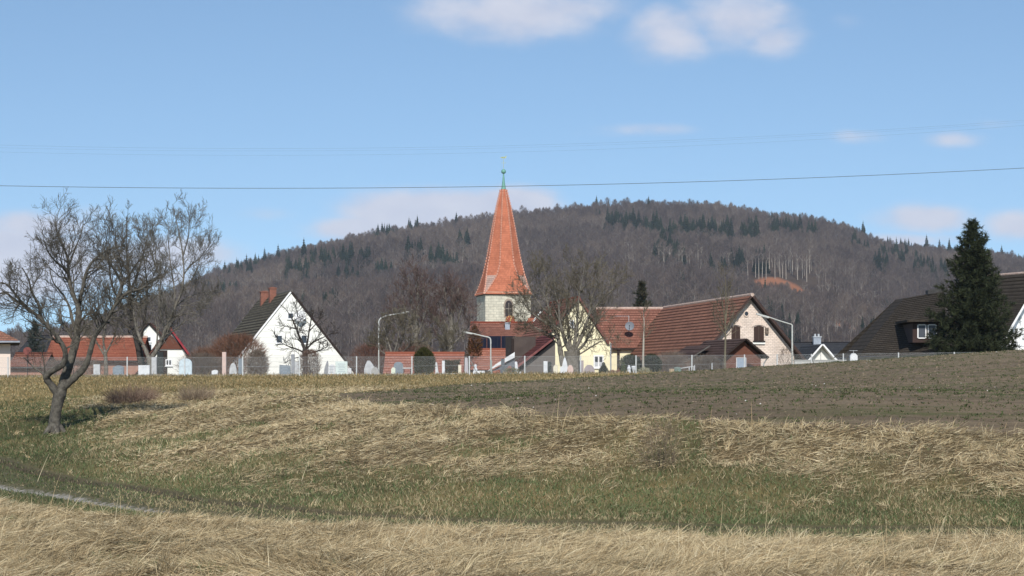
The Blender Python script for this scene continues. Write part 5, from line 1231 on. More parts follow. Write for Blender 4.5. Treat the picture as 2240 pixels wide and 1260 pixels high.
# ---- evergreen trees
NEEDLE = attr_mat('pine_needles', rough=.8, spec=.15)
def evergreen(name, base, H, prof, seed, label, nb=210, tuft=.30, cat='pine', c0=(.018, .032, .016), c1=(.045, .058, .026), per=15, dens=13, nw=.035):
    rng = np.random.default_rng(seed); r = random.Random(seed); Vs = []; Qs = []; Cs = []; k = 0
    root = empty(name, base, 0, label, cat); b = B(); b.tube([(0, 0, -.4), (0, 0, H*.4), (0, 0, H*.97)], [H*.022, H*.014, .02], 8)
    for i in range(nb):
        t = (i+.5)/nb; t = t**1.15; z = H*(.015+.97*t); rad = np.interp(t, *zip(*prof))*r.choice((r.uniform(.5, 1.0), r.uniform(.9, 1.25))); a = i*2.39996+r.uniform(-.4, .4)
        d = Vector((math.cos(a), math.sin(a), 0)); rise = .25+.75*t; 
        pts = [Vector((0, 0, z)), d*rad*.5+Vector((0, 0, z+rad*.12*rise-.06*rad)), d*rad+Vector((0, 0, z+rad*(rise*.55-.12)))]
        b.tube(pts, [.035+.02*(1-t), .025, .01], 4)
        nt = max(4, int(dens*rad)); 
        for j in range(nt):
            f = .18+.82*(j+r.random())/nt; p = pts[0].lerp(pts[1], f*2) if f < .5 else pts[1].lerp(pts[2], f*2-1)
            sd = rad*.22*(1.15-f)+.05; P = np.array(p)+rng.normal(size=3)*np.array([sd, sd, sd*.55])
            ax = np.array([d.x*.7, d.y*.7, .55])+rng.normal(size=3)*.35; ax /= np.linalg.norm(ax)
            n = per; D = ax+rng.normal(size=(n, 3))*.55; D /= np.linalg.norm(D, axis=1)[:, None]
            V, Q = strips(rng, np.repeat((P-ax*tuft*.25)[None], n, 0), D, rng.uniform(.5, 1.1, n)*tuft, np.full(n, nw))
            sh = r.random(); c = np.array(c0)*(1-sh)+np.array(c1)*sh; cc = c[None]*(1+(rng.random((n, 1))-.5)*.5)
            Vs.append(V); Qs.append(Q+k); Cs.append(np.repeat(cc, 4, 0)); k += len(V)
    b.make('trunk', barkC, root)
    quads_mesh('crown', np.concatenate(Vs), np.concatenate(Qs), NEEDLE, np.concatenate(Cs), root)
p = W(2127, 790, 118); p.z = gz(p.x, 118)-.1
evergreen('pine_tree', p, W(0, 478, 118).z-p.z, [(0, 2.4), (.1, 2.65), (.28, 2.5), (.45, 2.05), (.62, 1.55), (.75, 1.15), (.87, .75), (.95, .42), (1, .1)], 5, 'big dark bushy pine on the edge of the ploughed field', nb=260, tuft=.32, dens=15, per=15, c0=(.014, .021, .011), c1=(.044, .052, .024))
p = W(1404, 790, 205); p.z = VZ
evergreen('background_spruce', p, W(0, 614, 205).z-p.z, [(0, 2.2), (.3, 2.0), (.6, 1.5), (.8, .85), (.93, .42), (1, .08)], 6, 'dark conifer rising behind the long barn roof', nb=120, tuft=.5, dens=7, per=12, cat='conifer', c0=(.02, .03, .018), c1=(.06, .05, .03), nw=.07)
p = W(76, 790, 190); p.z = VZ
evergreen('garden_conifer', p, W(0, 700, 190).z-p.z, [(0, 1.4), (.4, 1.1), (.8, .5), (1, .06)], 9, 'small bluish conifer between corner house and orange barn', nb=70, tuft=.5, dens=6, per=10, cat='conifer', c0=(.03, .042, .04), c1=(.05, .065, .055), nw=.07)

# ------------------------------------------------------------------ fence, lamps, cemetery
FY = 99.0
def fence():
    root = empty('chain_link_fence', (0, FY, gz(0, FY)), 0, 'grey chain link fence on thin steel posts between meadow and cemetery', 'fence')
    o = Vector(root.location); xs = [-30, 18-244, 18-122, 18, 150, 278, 404, 531, 655, 780, 901, 1027, 1148, 1270, 1391, 1513, 1628, 1700, 1775, 1845, 1966, 2088, 2210, 2330]
    xs = sorted(xs)
    top = lambda x: (HZ-np.interp(x, [0, 1100, 1500, 1780, 1940, 2240], [782, 779.5, 777.5, 775, 772.5, 769]))/F*FY
    steel = mat('fence_steel', (.62, .63, .62), (.5, .51, .5), 4, rough=.5, metallic=.2)
    r = random.Random(2)
    for i, px in enumerate(xs):
        x = (px-1120)/F*FY; zb = gz(x, FY)-.25-o.z; zt = top(px)-o.z+.02
        b = B(); b.tube([(x, 0, zb), (x+r.uniform(-.015, .015), 0, zt)], .034, 8, cap=True); 
        if px in (1027, 1775): b.tube([(x, .03, zt-.1), (x+.5, 1.2, zb+.1)], .022, 6)
        b.make('post', steel, root)
    # woven wire: two families of slanting wires, following the ground
    wire = mat('woven_wire', (.48, .49, .48), (.36, .37, .36), 6, rough=.5, metallic=.2)
    b = B(); x0, x1 = (xs[0]-1120)/F*FY, (xs[-1]-1120)/F*FY; step = .085; n = int((x1-x0)/step); wr = .0024
    X = np.arange(x0-1.3, x1+1.3, step); zB = ground_z(X, np.full(X.shape, FY))+.02-o.z; zT = np.array([top(q*F/FY+1120) for q in X])-o.z-.02
    V = []; Q = []
    k = 0
    for s_ in (-1, 1):
        for i, x in enumerate(X):
            h = zT[i]-zB[i]; xe = x+s_*h*.95
            a = np.array([x, .003*s_, zB[i]]); c = np.array([xe, .003*s_, zT[i]]); d = (c-a)/np.linalg.norm(c-a); sd = np.array([d[2], 0, -d[0]])*wr
            V += [a-sd, a+sd, c+sd, c-sd]; Q.append((k, k+1, k+2, k+3)); k += 4
            yv = np.array([0, wr, 0]); V += [a-yv, a+yv, c+yv, c-yv]; Q.append((k, k+1, k+2, k+3)); k += 4
    quads_mesh('wire_mesh', np.array(V), np.array(Q), wire, None, root)
    b = B()
    for f in (1.0, .5, .03):
        b.tube([(X[i], -.01, zB[i]*(1-f)+zT[i]*f+.01) for i in range(0, len(X), 6)], .0045, 4)
    b.make('tension_wire', wire, root)
fence()

def lamp(px, pybase_z, Y, pole_top, arm, label, kink=None):
    """arm: list of photo pixels from the pole top to the lamp head"""
    x = (px-1120)/F*Y; zg = min(gz(x, Y), VZ+.2) if Y > 125 else gz(x, Y); root = empty('street_lamp', (x, Y, zg), 0, label, 'street lamp', 'curved pale street lamps of the village'); o = Vector(root.location)
    S = F/Y; pm = mat('lamp_paint', (.50, .51, .48), (.38, .39, .37), 5, rough=.5)
    b = B(); pts = [Vector((0, 0, -.2)), Vector((0, 0, 1.5)), W(px, pole_top, Y)-o]; b.tube(pts, [.072, .06, .05], 8); b.make('pole', pm, root)
    P = [W(px, pole_top, Y)-o]+[W(a, c, Y)-o for a, c in arm]; out = []
    if kink:
        b = B(); b.tube(P, .038, 7)
    else:
        b = B(); m = len(P)
        for i in range(m-1):
            p0 = P[max(i-1, 0)]; p1 = P[i]; p2 = P[i+1]; p3 = P[min(i+2, m-1)]
            for k in range(5):
                t = k/5; out.append(.5*((2*p1)+(p2-p0)*t+(2*p0-5*p1+4*p2-p3)*t*t+(3*p1-p0-3*p2+p3)*t**3))
        out.append(P[-1]); b.tube(out, [.06-.015*i/len(out) for i in range(len(out))], 7)
    b.make('arm', pm, root)
    d = (P[-1]-P[-2]).normalized(); e = P[-1]; b = B(); b.obox(e-d*.35+Vector((0, 0, -.02)), d*.42, Vector((0, .12, 0)), Vector((0, 0, .055))); b.make('lamp_head', pm, root)
    b = B(); b.obox(e-d*.35+Vector((0, 0, -.085)), d*.33, Vector((0, .1, 0)), Vector((0, 0, .012))); b.make('lamp_cover', mat('lamp_glass', (.5, .52, .52), rough=.2), root)
lamp(828.5, 0, 165, 712, [(829, 702), (834, 695.5), (845, 691), (868, 686.5), (893, 681.5)], 'tall street lamp with its curved arm reaching over the elder')
lamp(1073.5, 0, 150, 752, [(1073, 743), (1069, 738), (1056, 735), (1034, 729.5), (1012, 725)], 'low street lamp with a curved arm in front of the solar panels')
lamp(1733, 0, 124, 711, [(1731, 709.5), (1706, 702), (1680, 693), (1657, 686.5)], 'street lamp with a straight slanting arm in front of the brick barn gable', kink=True)

STONES = {}
def smat(name, c, c2=None, sc=8): return mat(name, c, c2 or tuple(q*.8 for q in c), sc, rough=.6, bump=.15)
def stone(px0, px1, top, shape, m, label, Y=106, bot=None, th=.14, name='gravestone', cat='gravestone', base=True, extra=None, lean=0, rough_edge=0, text=False):
    x = ((px0+px1)/2-1120)/F*Y; w = (px1-px0)/F*Y/2; zg = gz(x, Y)-.03; h = (HZ-top)/F*Y-zg
    root = empty(name, (x, Y, zg), R(random.Random(int(px0)).uniform(-5, 5)), label, cat, 'gravestones in the cemetery behind the fence' if cat == 'gravestone' else None)
    b0 = .12 if base else 0
    def pr(shape, w, h, z0):
        if shape == 'arch': return [(-w, z0), (w, z0), (w, h-w*.8)]+[(w*math.cos(t), h-w*.8+w*.8*math.sin(t)) for t in np.linspace(0, math.pi, 11)[1:-1]]+[(-w, h-w*.8)]
        if shape == 'round': return [(-w, z0), (w, z0)]+[(w*math.cos(t), z0+(h-z0)*math.sin(t)**.8) for t in np.linspace(.12, math.pi-.12, 12)]
        if shape == 'gothic': return [(-w*.95, z0), (w*.95, z0), (w, z0+(h-z0)*.35), (w*.62, z0+(h-z0)*.68), (w*.2, z0+(h-z0)*.94), (0, h), (-w*.25, z0+(h-z0)*.92), (-w*.66, z0+(h-z0)*.66), (-w, z0+(h-z0)*.33)]
        if shape == 'slant': return [(-w, z0), (w, z0), (w*.96, h*.93), (-w*.94, h)]
        if shape == 'taper': return [(-w, z0), (w, z0), (w*.62, h*.96), (w*.3, h), (-w*.75, h*.99)]
        if shape == 'boulder': return [(-w, z0), (w, z0), (w*.86, z0+(h-z0)*.45), (w*.52, z0+(h-z0)*.78), (w*.1, h), (-w*.45, z0+(h-z0)*.94), (-w*.8, z0+(h-z0)*.68), (-w*.96, z0+(h-z0)*.3)]
        if shape == 'wave': return [(-w, z0), (w, z0), (w, h*.86), (w*.5, h*.97), (0, h), (-w*.5, h*.95), (-w, h*.8)]
        return [(-w, z0), (w, z0), (w, h), (-w, h)]
    P = pr(shape, w, h, b0)
    if rough_edge: rr = random.Random(int(px0)); P = [P[0], P[1]]+[(a+rr.uniform(-1, 1)*rough_edge, c+rr.uniform(-1, 1)*rough_edge) for a, c in P[2:]]
    b = B(); b.prism([(a+lean*c, c) for a, c in P], -th/2, th/2)
    # bevelled face plate
    s = b.make('headstone', m, root)
    if base: q = B(); q.box(-w-.07, w+.07, -th/2-.09, th/2+.09, -.12, b0-.002); q.make('plinth', smat('plinth_stone', (.4, .39, .37)), root)
    if text:
        q = B(); nl = 5
        for i in range(nl):
            z = h*(.82-.13*i); ww = w*(.62 if i % 2 == 0 else .45); q.box(-ww, ww, -th/2-.006, -th/2-.001, z-.012, z+.012)
        q.make('inscription', smat('worn_inscription', text), s)
    return root, w, h, b0
W_ = smat('white_marble', (.70, .71, .72), (.56, .58, .60), 3); BG = smat('blue_grey_granite', (.20, .24, .28), (.14, .17, .2)); GR = smat('grey_granite', (.30, .31, .33), (.2, .21, .23))
LG = smat('light_grey_stone', (.52, .53, .54), (.36, .37, .38), 5); BK = smat('black_granite', (.025, .03, .03), (.015, .018, .018)); PK = smat('pink_granite', (.62, .46, .40), (.5, .37, .33))
MV_ = smat('mauve_granite', (.36, .31, .31), (.26, .22, .23)); CR = smat('cream_sandstone', (.74, .68, .54), (.6, .54, .42)); GN = smat('greenish_marble', (.62, .70, .67), (.52, .6, .57)); IC = smat('ice_blue_marble', (.58, .68, .73), (.42, .5, .55))
stone(247, 271, 799, 'wave', BG, 'broad blue grey gravestone beside the dark stemmed tree', text=(.3, .36, .42))
stone(303, 328, 799, 'rect', W_, 'plain square white gravestone between the two bare trees')
stone(344, 357, 770, 'rect', BK, 'tall black slab gravestone in front of the small white gable', Y=108)
stone(332, 343, 781, 'rect', LG, 'tall narrow grey gravestone left of the black slab', Y=109)
stone(392, 420, 784, 'arch', IC, 'pale ice blue rounded gravestone with an arched top', Y=107)
stone(463.5, 477, 809, 'wave', W_, 'very low white gravestone left of the pink pillar')
stone(502, 518, 794, 'round', LG, 'round grey gravestone right of the pink pillar')
stone(522, 530.5, 784, 'rect', BG, 'slim dark blue gravestone left of the first clipped bush', Y=109)
r_, w, h, b0 = stone(486.5, 495, 770, 'rect', PK, 'tall slim pink pillar gravestone with a long pale ledge', base=False)
b = B(); b.box(w+.01, 1.35, -.08, .1, -.05, .06); b.make('ledge', CR, r_)
stone(611, 636, 798, 'slant', BG, 'blue grey gravestone with a light edge before the white gable', text=(.55, .6, .65), Y=105)
stone(637, 644.5, 775, 'rect', GR, 'tall dark grey stele left of the second clipped bush', Y=108)
stone(645, 654, 792, 'rect', LG, 'small grey slab right beside the tall stele', Y=107)
stone(708, 717, 789, 'gothic', GR, 'narrow pointed grey gravestone leaning right of the second clipped bush', lean=.12)
stone(718, 733, 797, 'wave', W_, 'low pale slab with dark lines between pointed stone and greenish slab', text=(.4, .4, .42))
stone(734, 760, 790.5, 'rect', GN, 'large square pale greenish gravestone with many inscription lines', text=(.42, .52, .5), Y=105)
stone(761, 768.5, 805, 'rect', W_, 'small white block gravestone right of the greenish slab')
stone(797, 820, 788, 'boulder', LG, 'rough hewn light grey boulder gravestone', th=.3, rough_edge=.03)
stone(812, 831, 803, 'boulder', smat('rough_grey', (.38, .37, .35), (.26, .26, .25)), 'lower rough grey boulder leaning against the larger boulder stone', th=.25, Y=105)
stone(861, 882, 791.5, 'arch', BG, 'rounded blue grey gravestone behind a small yellowish stone', Y=107)
stone(856, 865, 803.5, 'wave', smat('yellowish_stone', (.72, .76, .62), (.5, .55, .45)), 'small yellowish white gravestone before the rounded blue grey one', Y=104.5)
stone(953.5, 960, 792, 'taper', W_, 'narrow white tilted gravestone right of the dark thuja', lean=-.1)
stone(1016, 1024.5, 782, 'taper', smat('mauve_grey', (.46, .43, .45), (.36, .34, .36)), 'tall tapering mauve grey gravestone by the fence post', Y=105)
stone(1072, 1076.5, 788, 'rect', smat('moss_grey', (.28, .32, .30)), 'slim mossy grey stele under the low street lamp', Y=106)
stone(1096, 1104, 785, 'rect', smat('dark_slate', (.10, .115, .13), (.07, .08, .09)), 'tall dark slate stele before the pale ramp', Y=106)
stone(1127, 1134.5, 791, 'taper', W_, 'narrow bright white gravestone left of the porch wing', lean=-.06)
stone(1136.5, 1139, 813, 'rect', W_, 'tiny white marker stone in the grass left of the porch wing', Y=103, base=False)
stone(1189, 1197.5, 790, 'rect', W_, 'white slab gravestone left of the black rounded stone', Y=107)
stone(1198, 1206.5, 791.5, 'arch', BK, 'tall black gravestone with a rounded top')
stone(1210.5, 1220, 798, 'wave', CR, 'cream sandstone gravestone with a tan top near the pollard trunk', Y=105)
stone(1229, 1242, 781, 'gothic', W_, 'white pointed gothic gravestone in front of the pollard trunk', Y=107)
stone(1225, 1232, 802, 'rect', W_, 'small bright white stone left below the gothic gravestone', Y=105)
stone(1240.5, 1254.5, 798, 'round', PK, 'pink egg shaped gravestone at the foot of the pollard trunk', Y=105)
stone(1266.5, 1269.5, 789.5, 'rect', BK, 'very slim black stele left of the mauve slab', Y=106, th=.3)
stone(1270.5, 1276.5, 788.5, 'rect', MV_, 'mauve slab gravestone beside the slim black stele', Y=104)
stone(1277, 1301, 798, 'round', MV_, 'wide semicircular mauve gravestone below the white framed window', text=None)
stone(1110, 1119, 800, 'wave', smat('red_granite', (.28, .12, .1)), 'small dark red gravestone between slate stele and white stone', Y=106)
stone(205, 219, 797, 'rect', LG, 'faint grey gravestone left of the blue grey one', Y=110)
# grave surrounds and small things
def surround():
    Y = 104.5; x = (988-1120)/F*Y; zg = gz(x, Y); S = F/Y; root = empty('grave_enclosure', (x, Y, zg), 0, 'white U shaped grave frame of two pillars and a low kerb', 'grave frame')
    for (a, c, t) in ((967, 973, 789), (1002.5, 1009, 798)):
        b = B(); b.box((a-988)/S, (c-988)/S, -.1, .1, -.1, (HZ-t)/S-zg); b.make('pillar', CR if a > 990 else W_, root)
    b = B(); b.box((973.1-988)/S, (1002.4-988)/S, -.1, .1, -.1, (HZ-816.5)/S-zg); b.make('kerb', W_, root)
surround()
def misc(name, label, cat, px, Y, parts):
    x = (px-1120)/F*Y; zg = gz(x, Y); root = empty(name, (x, Y, zg), 0, label, cat); S = F/Y
    for nm, m, f in parts: b = B(); f(b, S, zg); b.make(nm, m, root)
misc('stone_bust', 'small white stone bust on a long low white plinth', 'bust', 1040, 105, [
    ('plinth', W_, lambda b, S, z: b.box(-5/S, 20/S, -.15, .15, -.1, .22)), ('bust', W_, lambda b, S, z: b.lathe([(.09, .22), (.12, .3), (.07, .38), (.09, .45), (.085, .52), (.03, .57)], 10, (0, 0, 0)))])
misc('grave_lantern', 'dark grave lantern house with a pale lintel beside the thuja', 'lantern', 891, 105, [
    ('body', smat('dark_red_stone', (.12, .07, .07)), lambda b, S, z: (b.box(-.22, -.16, -.12, .12, 0, .36), b.box(.16, .22, -.12, .12, 0, .36))), ('lintel', LG, lambda b, S, z: b.box(-.25, .25, -.14, .14, .36, .42)), ('base', PK, lambda b, S, z: b.box(-.25, .25, -.14, .14, -.08, .08))])
misc('white_garden_figure', 'white garden figure in front of the barn eave', 'figure', 1376, 103, [('figure', W_, lambda b, S, z: b.lathe([(.1, -.05), (.13, .05), (.08, .2), (.11, .3), (.07, .36), (.08, .42), (.02, .47)], 9, (0, 0, 0)))])
misc('white_garden_vase', 'small white vase right of the white garden figure', 'vase', 1386, 104, [('vase', W_, lambda b, S, z: b.lathe([(.06, 0), (.04, .12), (.1, .25), (.13, .38), (.11, .44)], 9, (0, 0, 0)))])
misc('compost_bin', 'grey green compost bin in front of the open lean-to', 'bin', 1482, 103, [('body', mat('bin_green', (.16, .22, .19), (.11, .16, .14), 4), lambda b, S, z: b.lathe([(.24, -.05), (.2, .28), (.18, .3)], 10, (0, 0, 0))), ('lid', mat('bin_lid', (.2, .25, .22)), lambda b, S, z: b.lathe([(.21, .302), (.19, .35), (.02, .38)], 10, (0, 0, 0)))])
misc('wooden_crate', 'tan wooden crate left of the compost bin', 'crate', 1469, 103, [('box', mat('tan_wood', (.5, .38, .26), (.38, .28, .18), 5), lambda b, S, z: b.box(-.12, .12, -.15, .15, -.05, .24)), ('rim', mat('tan_wood_2', (.55, .43, .3)), lambda b, S, z: b.box(-.135, .135, -.165, .165, .242, .27))])
for q, (px, Y, h, lab) in enumerate(((1519.5, 103, 19, 'short white stake right of the compost bin'), (1507.5, 103.4, 15, 'shorter white stake beside the compost bin'), (1557.5, 103.2, 24, 'white stake in front of the garden shed corner'))):
    misc('garden_stake', lab, 'stake', px, Y, [('stake', W_, lambda b, S, z: b.tube([(0, 0, -.1), (0, 0, h/S)], .022, 6, cap=True))])
misc('garden_rail', 'thin pale rail sloping above the compost bin', 'rail', 1495, 104, [('rail', W_, lambda b, S, z: (b.tube([(-18/S, 0, .25), (22/S, 0, .42)], .018, 5), b.tube([(-18/S, 0, 0), (-18/S, 0, .25)], .015, 5), b.tube([(22/S, 0, 0), (22/S, 0, .42)], .015, 5)))])
misc('round_sign', 'round faded red disc on a dark stem before the low shed', 'sign', 60, 125, [
    ('disc', mat('faded_red', (.22, .07, .06), (.15, .05, .045), 3), lambda b, S, z: b.tube([(0, -.04, (HZ-768)/S-z), (0, .04, (HZ-768)/S-z)], 9/S, 16, cap=True)), ('post', MV['black'], lambda b, S, z: b.tube([(0, .06, -.1), (0, .06, (HZ-772)/S-z)], .03, 6))])
def ramp():
    Y = 124; x = (1105-1120)/F*Y; zg = gz(x, Y); root = empty('pale_ramp_shed', (x, Y, zg), 0, 'low shed with a steep pale lean-to edge and red tiles below', 'shed'); S = F/Y
    P = lambda px, py: ((px-1105)/S, (HZ-py)/S-zg)
    b = B(); b.prism([P(1066, 812), P(1126, 782), P(1126, 770), P(1084, 797)], -.1, .1); b.make('barge_board', W_, root)
    b = B(); b.prism([P(1072, 830), P(1126, 830), P(1126, 784), P(1080, 808)], .12, 2.4); b.make('wall', mat('dark_blue_grey', (.16, .17, .2), (.1, .11, .13), 2), root)  # dark blue grey wall colour
    b = B(); b.prism([P(1078, 812), P(1094, 808), P(1094, 830), P(1078, 830)], -.14, .1); b.make('tile_front', orange, root)
ramp()
misc('small_white_aerial_box', 'white rounded cabinet with an aerial by the far fence', 'cabinet', 1867, 112, [('cabinet', W_, lambda b, S, z: b.prism([(-8/S, -.2), (8/S, -.2), (8/S, (HZ-778)/S-z), (3/S, (HZ-773)/S-z), (-4/S, (HZ-773)/S-z), (-8/S, (HZ-779)/S-z)], -.15, .15)), ('aerial', MV['steel'], lambda b, S, z: (b.tube([(0, 0, (HZ-774)/S-z), (0, 0, (HZ-766)/S-z)], .012, 5), b.tube([(-9/S, 0, (HZ-767)/S-z), (9/S, 0, (HZ-767)/S-z)], .012, 5)))])
def low_wall():
    Y = 116; a, c = (1738-1120)/F*Y, (1850-1120)/F*Y; zg = -.5; root = empty('low_garden_wall', ((a+c)/2, Y, zg), 0, 'low pale grey garden wall behind the far fence', 'wall'); w = (c-a)/2
    b = B(); b.box(-w, w, 0, .25, -.3, (HZ-789)/F*Y-zg); b.make('wall', smat('wall_render', (.5, .5, .48)), root); b = B(); b.box(-w-.05, w+.05, -.05, .3, (HZ-789)/F*Y-zg+.002, (HZ-787)/F*Y-zg); b.make('coping', smat('coping', (.42, .42, .4)), root)
low_wall()

# ---- shrubs: twiggy domes
LEAF = attr_mat('shrub_leaves', rough=.85, spec=.15, trans=.15)
def shrub(name, px, Y, hw, top, label, shape='dome', n=2600, c0=(.12, .08, .06), c1=(.2, .15, .11), cat='bush', leaf=(.16, .018), seed=None, zoff=0, depth=None, group=None, twig=True):
    rng = np.random.default_rng(seed or int(px*7)); x = (px-1120)/F*Y; zg = gz(x, Y)+zoff; S = F/Y; w = hw/S; h = (HZ-top)/S-zg; d = depth or w
    root = empty(name, (x, Y, zg), 0, label, cat, group)
    th = rng.random(n)*6.283; t = rng.random(n); rad = rng.random(n)**.42
    prof = {'dome': lambda t: np.sqrt(np.clip(1-(np.abs(t-.42)/.6)**2.6, 0.02, 1)), 'cone': lambda t: (1-t)*1.0+.02, 'column': lambda t: np.clip(1-(t/1.02)**7, .02, 1)*(.82+.18*np.sin(t*3)), 'hedge': lambda t: np.clip(1-t**6, .1, 1)*1.0}[shape](t)
    lob = 1+.1*np.sin(th*4+px)+.07*np.sin(th*7+t*9)
    if shape == 'hedge': X = (rng.random(n)*2-1)*w*1.0; Yv = (rng.random(n)*2-1)*d; Z = t*h*(.86+.2*vnoise(X*1.3+px, X*0, 3))
    else: X = w*rad*prof*lob*np.cos(th); Yv = d*rad*prof*lob*np.sin(th); Z = t*h
    P = np.stack([X, Yv, Z], 1); D = np.stack([X/w*.8, Yv/d*.8, np.full(n, .75)], 1)+rng.normal(size=(n, 3))*.4; D /= np.linalg.norm(D, axis=1)[:, None]
    V, Q = strips(rng, P, D, rng.uniform(.5, 1.3, n)*leaf[0], rng.uniform(.7, 1.3, n)*leaf[1])
    V[:, 2] = np.maximum(V[:, 2], .01)
    s = rng.random((n, 1))*.6+.4*vnoise(X*3+px, Z*3, 5)[:, None]; C = np.array(c0)[None]*(1-s)+np.array(c1)[None]*s
    quads_mesh('foliage' if shape in ('cone', 'column') else 'twigs', V, Q, LEAF, np.repeat(C, 4, 0), root)
    b = B(); r = random.Random(int(px))
    for k in range(7):
        a = r.random()*6.28; q = w*.6*r.random(); b.tube([(q*.3*math.cos(a), q*.3*math.sin(a), -.05), (q*math.cos(a), q*math.sin(a), h*.6)], [min(.03, w*.03) if w > .5 else .004, min(.008, w*.01) if w > .5 else .0015], 4)
    b.make('stems', barkC, root); return root
shrub('clipped_bush', 563, 104.5, 24, 769, 'clipped leafless barrel shaped bush left of the white gable centre', c0=(.09, .07, .055), c1=(.24, .19, .15), n=4200, leaf=(.14, .014))
shrub('clipped_bush', 678, 104.5, 23, 767, 'clipped leafless barrel shaped bush with a rusty top before the small fruit tree', c0=(.10, .065, .05), c1=(.22, .15, .12), n=4200, leaf=(.14, .014))
shrub('thuja', 928, 104.5, 24, 764, 'dark olive thuja with a rusty crown right of the lantern', 'column', c0=(.02, .026, .01), c1=(.075, .07, .022), n=5200, leaf=(.14, .035))
shrub('box_hedge', 988, 106.5, 17, 787, 'dark green box shrub inside the white grave frame', 'hedge', c0=(.02, .025, .01), c1=(.07, .065, .025), n=2200, leaf=(.1, .03), depth=.35)
shrub('cone_shrub', 1320.5, 105, 12, 796, 'small dark green cone shaped shrub below the white framed window', 'cone', c0=(.012, .02, .009), c1=(.04, .05, .022), n=2600, leaf=(.09, .03))
shrub('russet_hedge', 520, 135, 66, 738, 'tall russet brown leafless hedge left of the white gable', 'dome', c0=(.13, .065, .045), c1=(.24, .13, .085), n=7000, leaf=(.45, .022), depth=1.2)
shrub('russet_hedge', 452, 138, 46, 766, 'lower russet brown hedge between the small gable and the pink pillar', 'dome', c0=(.13, .075, .055), c1=(.22, .13, .09), n=4500, leaf=(.4, .022), depth=1.2)
shrub('russet_hedge', 812, 170, 48, 757, 'russet brown hedge right of the white gable', 'dome', c0=(.12, .06, .045), c1=(.2, .11, .08), n=5500, leaf=(.45, .024), depth=1.2)
shrub('russet_hedge', 905, 150, 52, 758, 'russet brown hedge behind the dark thuja', 'dome', c0=(.11, .06, .045), c1=(.19, .11, .08), n=4500, leaf=(.45, .024), depth=1.2)
shrub('bramble_thicket', 440, 112, 48, 779, 'grey brown bramble thicket behind the fence left of the pink pillar', 'dome', c0=(.09, .07, .06), c1=(.2, .155, .12), n=3800, leaf=(.3, .014), depth=1)
shrub('bramble_thicket', 160, 116, 70, 786, 'faint grey bramble thicket behind the fence below the orange barn roof', 'dome', c0=(.12, .09, .075), c1=(.24, .18, .14), n=3200, leaf=(.3, .014), depth=1)
shrub('ivy_bush', 1380, 110, 24, 779, 'dark green ivy bush under the barn eave', 'dome', c0=(.015, .025, .012), c1=(.045, .06, .03), n=2600, leaf=(.13, .05), depth=.6)
shrub('ivy_bush', 1425, 111, 22, 778, 'dark green ivy bush right of the pale sapling', 'dome', c0=(.015, .024, .012), c1=(.04, .052, .026), n=2600, leaf=(.13, .05), depth=.6)
shrub('bramble_thicket', 1468, 112, 40, 776, 'thin brown bramble thicket before the long barn roof', 'dome', c0=(.12, .09, .075), c1=(.24, .19, .15), n=2600, leaf=(.32, .013), depth=.8)
shrub('dwarf_conifer', 1364, 104, 7, 795, 'light green dwarf conifer beside the white garden figure', 'cone', c0=(.05, .075, .02), c1=(.11, .14, .05), n=1100, leaf=(.08, .03))
shrub('bramble_thicket', 1545, 108, 40, 783, 'brown stalks in front of the open lean-to and shed', 'dome', c0=(.11, .085, .07), c1=(.22, .17, .13), n=2400, leaf=(.28, .013), depth=.6)
shrub('bare_bush', 1718, 118, 15, 764, 'small bare bush against the brick gable foot', 'dome', c0=(.12, .09, .075), c1=(.22, .17, .13), n=700, leaf=(.25, .014))
shrub('brown_conifer', 1038, 186, 16, 716, 'rust brown conifer at the corner of the solar roof house', 'column', c0=(.07, .035, .012), c1=(.16, .075, .025), n=2400, leaf=(.3, .07), zoff=0)
shrub('plant_pots', 1408, 103.5, 13, 806, 'low pale winter plants in pots behind the fence', 'dome', c0=(.2, .2, .1), c1=(.45, .42, .3), n=420, leaf=(.1, .03), cat='plants')
shrub('winter_heather', 1340, 103.5, 8, 811, 'low reddish heather by the barn eave', 'dome', c0=(.2, .09, .05), c1=(.35, .2, .12), n=300, leaf=(.07, .03), cat='plants')
shrub('grave_plants', 1120, 104, 16, 806, 'low green and yellowish grave plants beside the dark slate stele', 'dome', c0=(.06, .07, .03), c1=(.28, .25, .14), n=500, leaf=(.1, .03), cat='plants')
shrub('dead_weeds', 292, 55, 44, 868, 'reddish brown dead weed stalks on the bank near the apple tree', 'dome', c0=(.13, .085, .065), c1=(.24, .165, .12), n=1500, leaf=(.42, .008), depth=2.2, cat='weeds')
shrub('dead_weeds', 430, 54, 30, 866, 'pale brown dead weed stalks right of the reddish ones on the bank', 'dome', c0=(.18, .13, .09), c1=(.32, .25, .17), n=800, leaf=(.4, .008), depth=1.6, cat='weeds')
shrub('dead_weeds', 1446, 28.6, 42, 930, 'brownish dry weed clump at the crest of the bank', 'dome', c0=(.13, .095, .07), c1=(.26, .2, .14), n=520, leaf=(.26, .0045), depth=.5, cat='weeds')

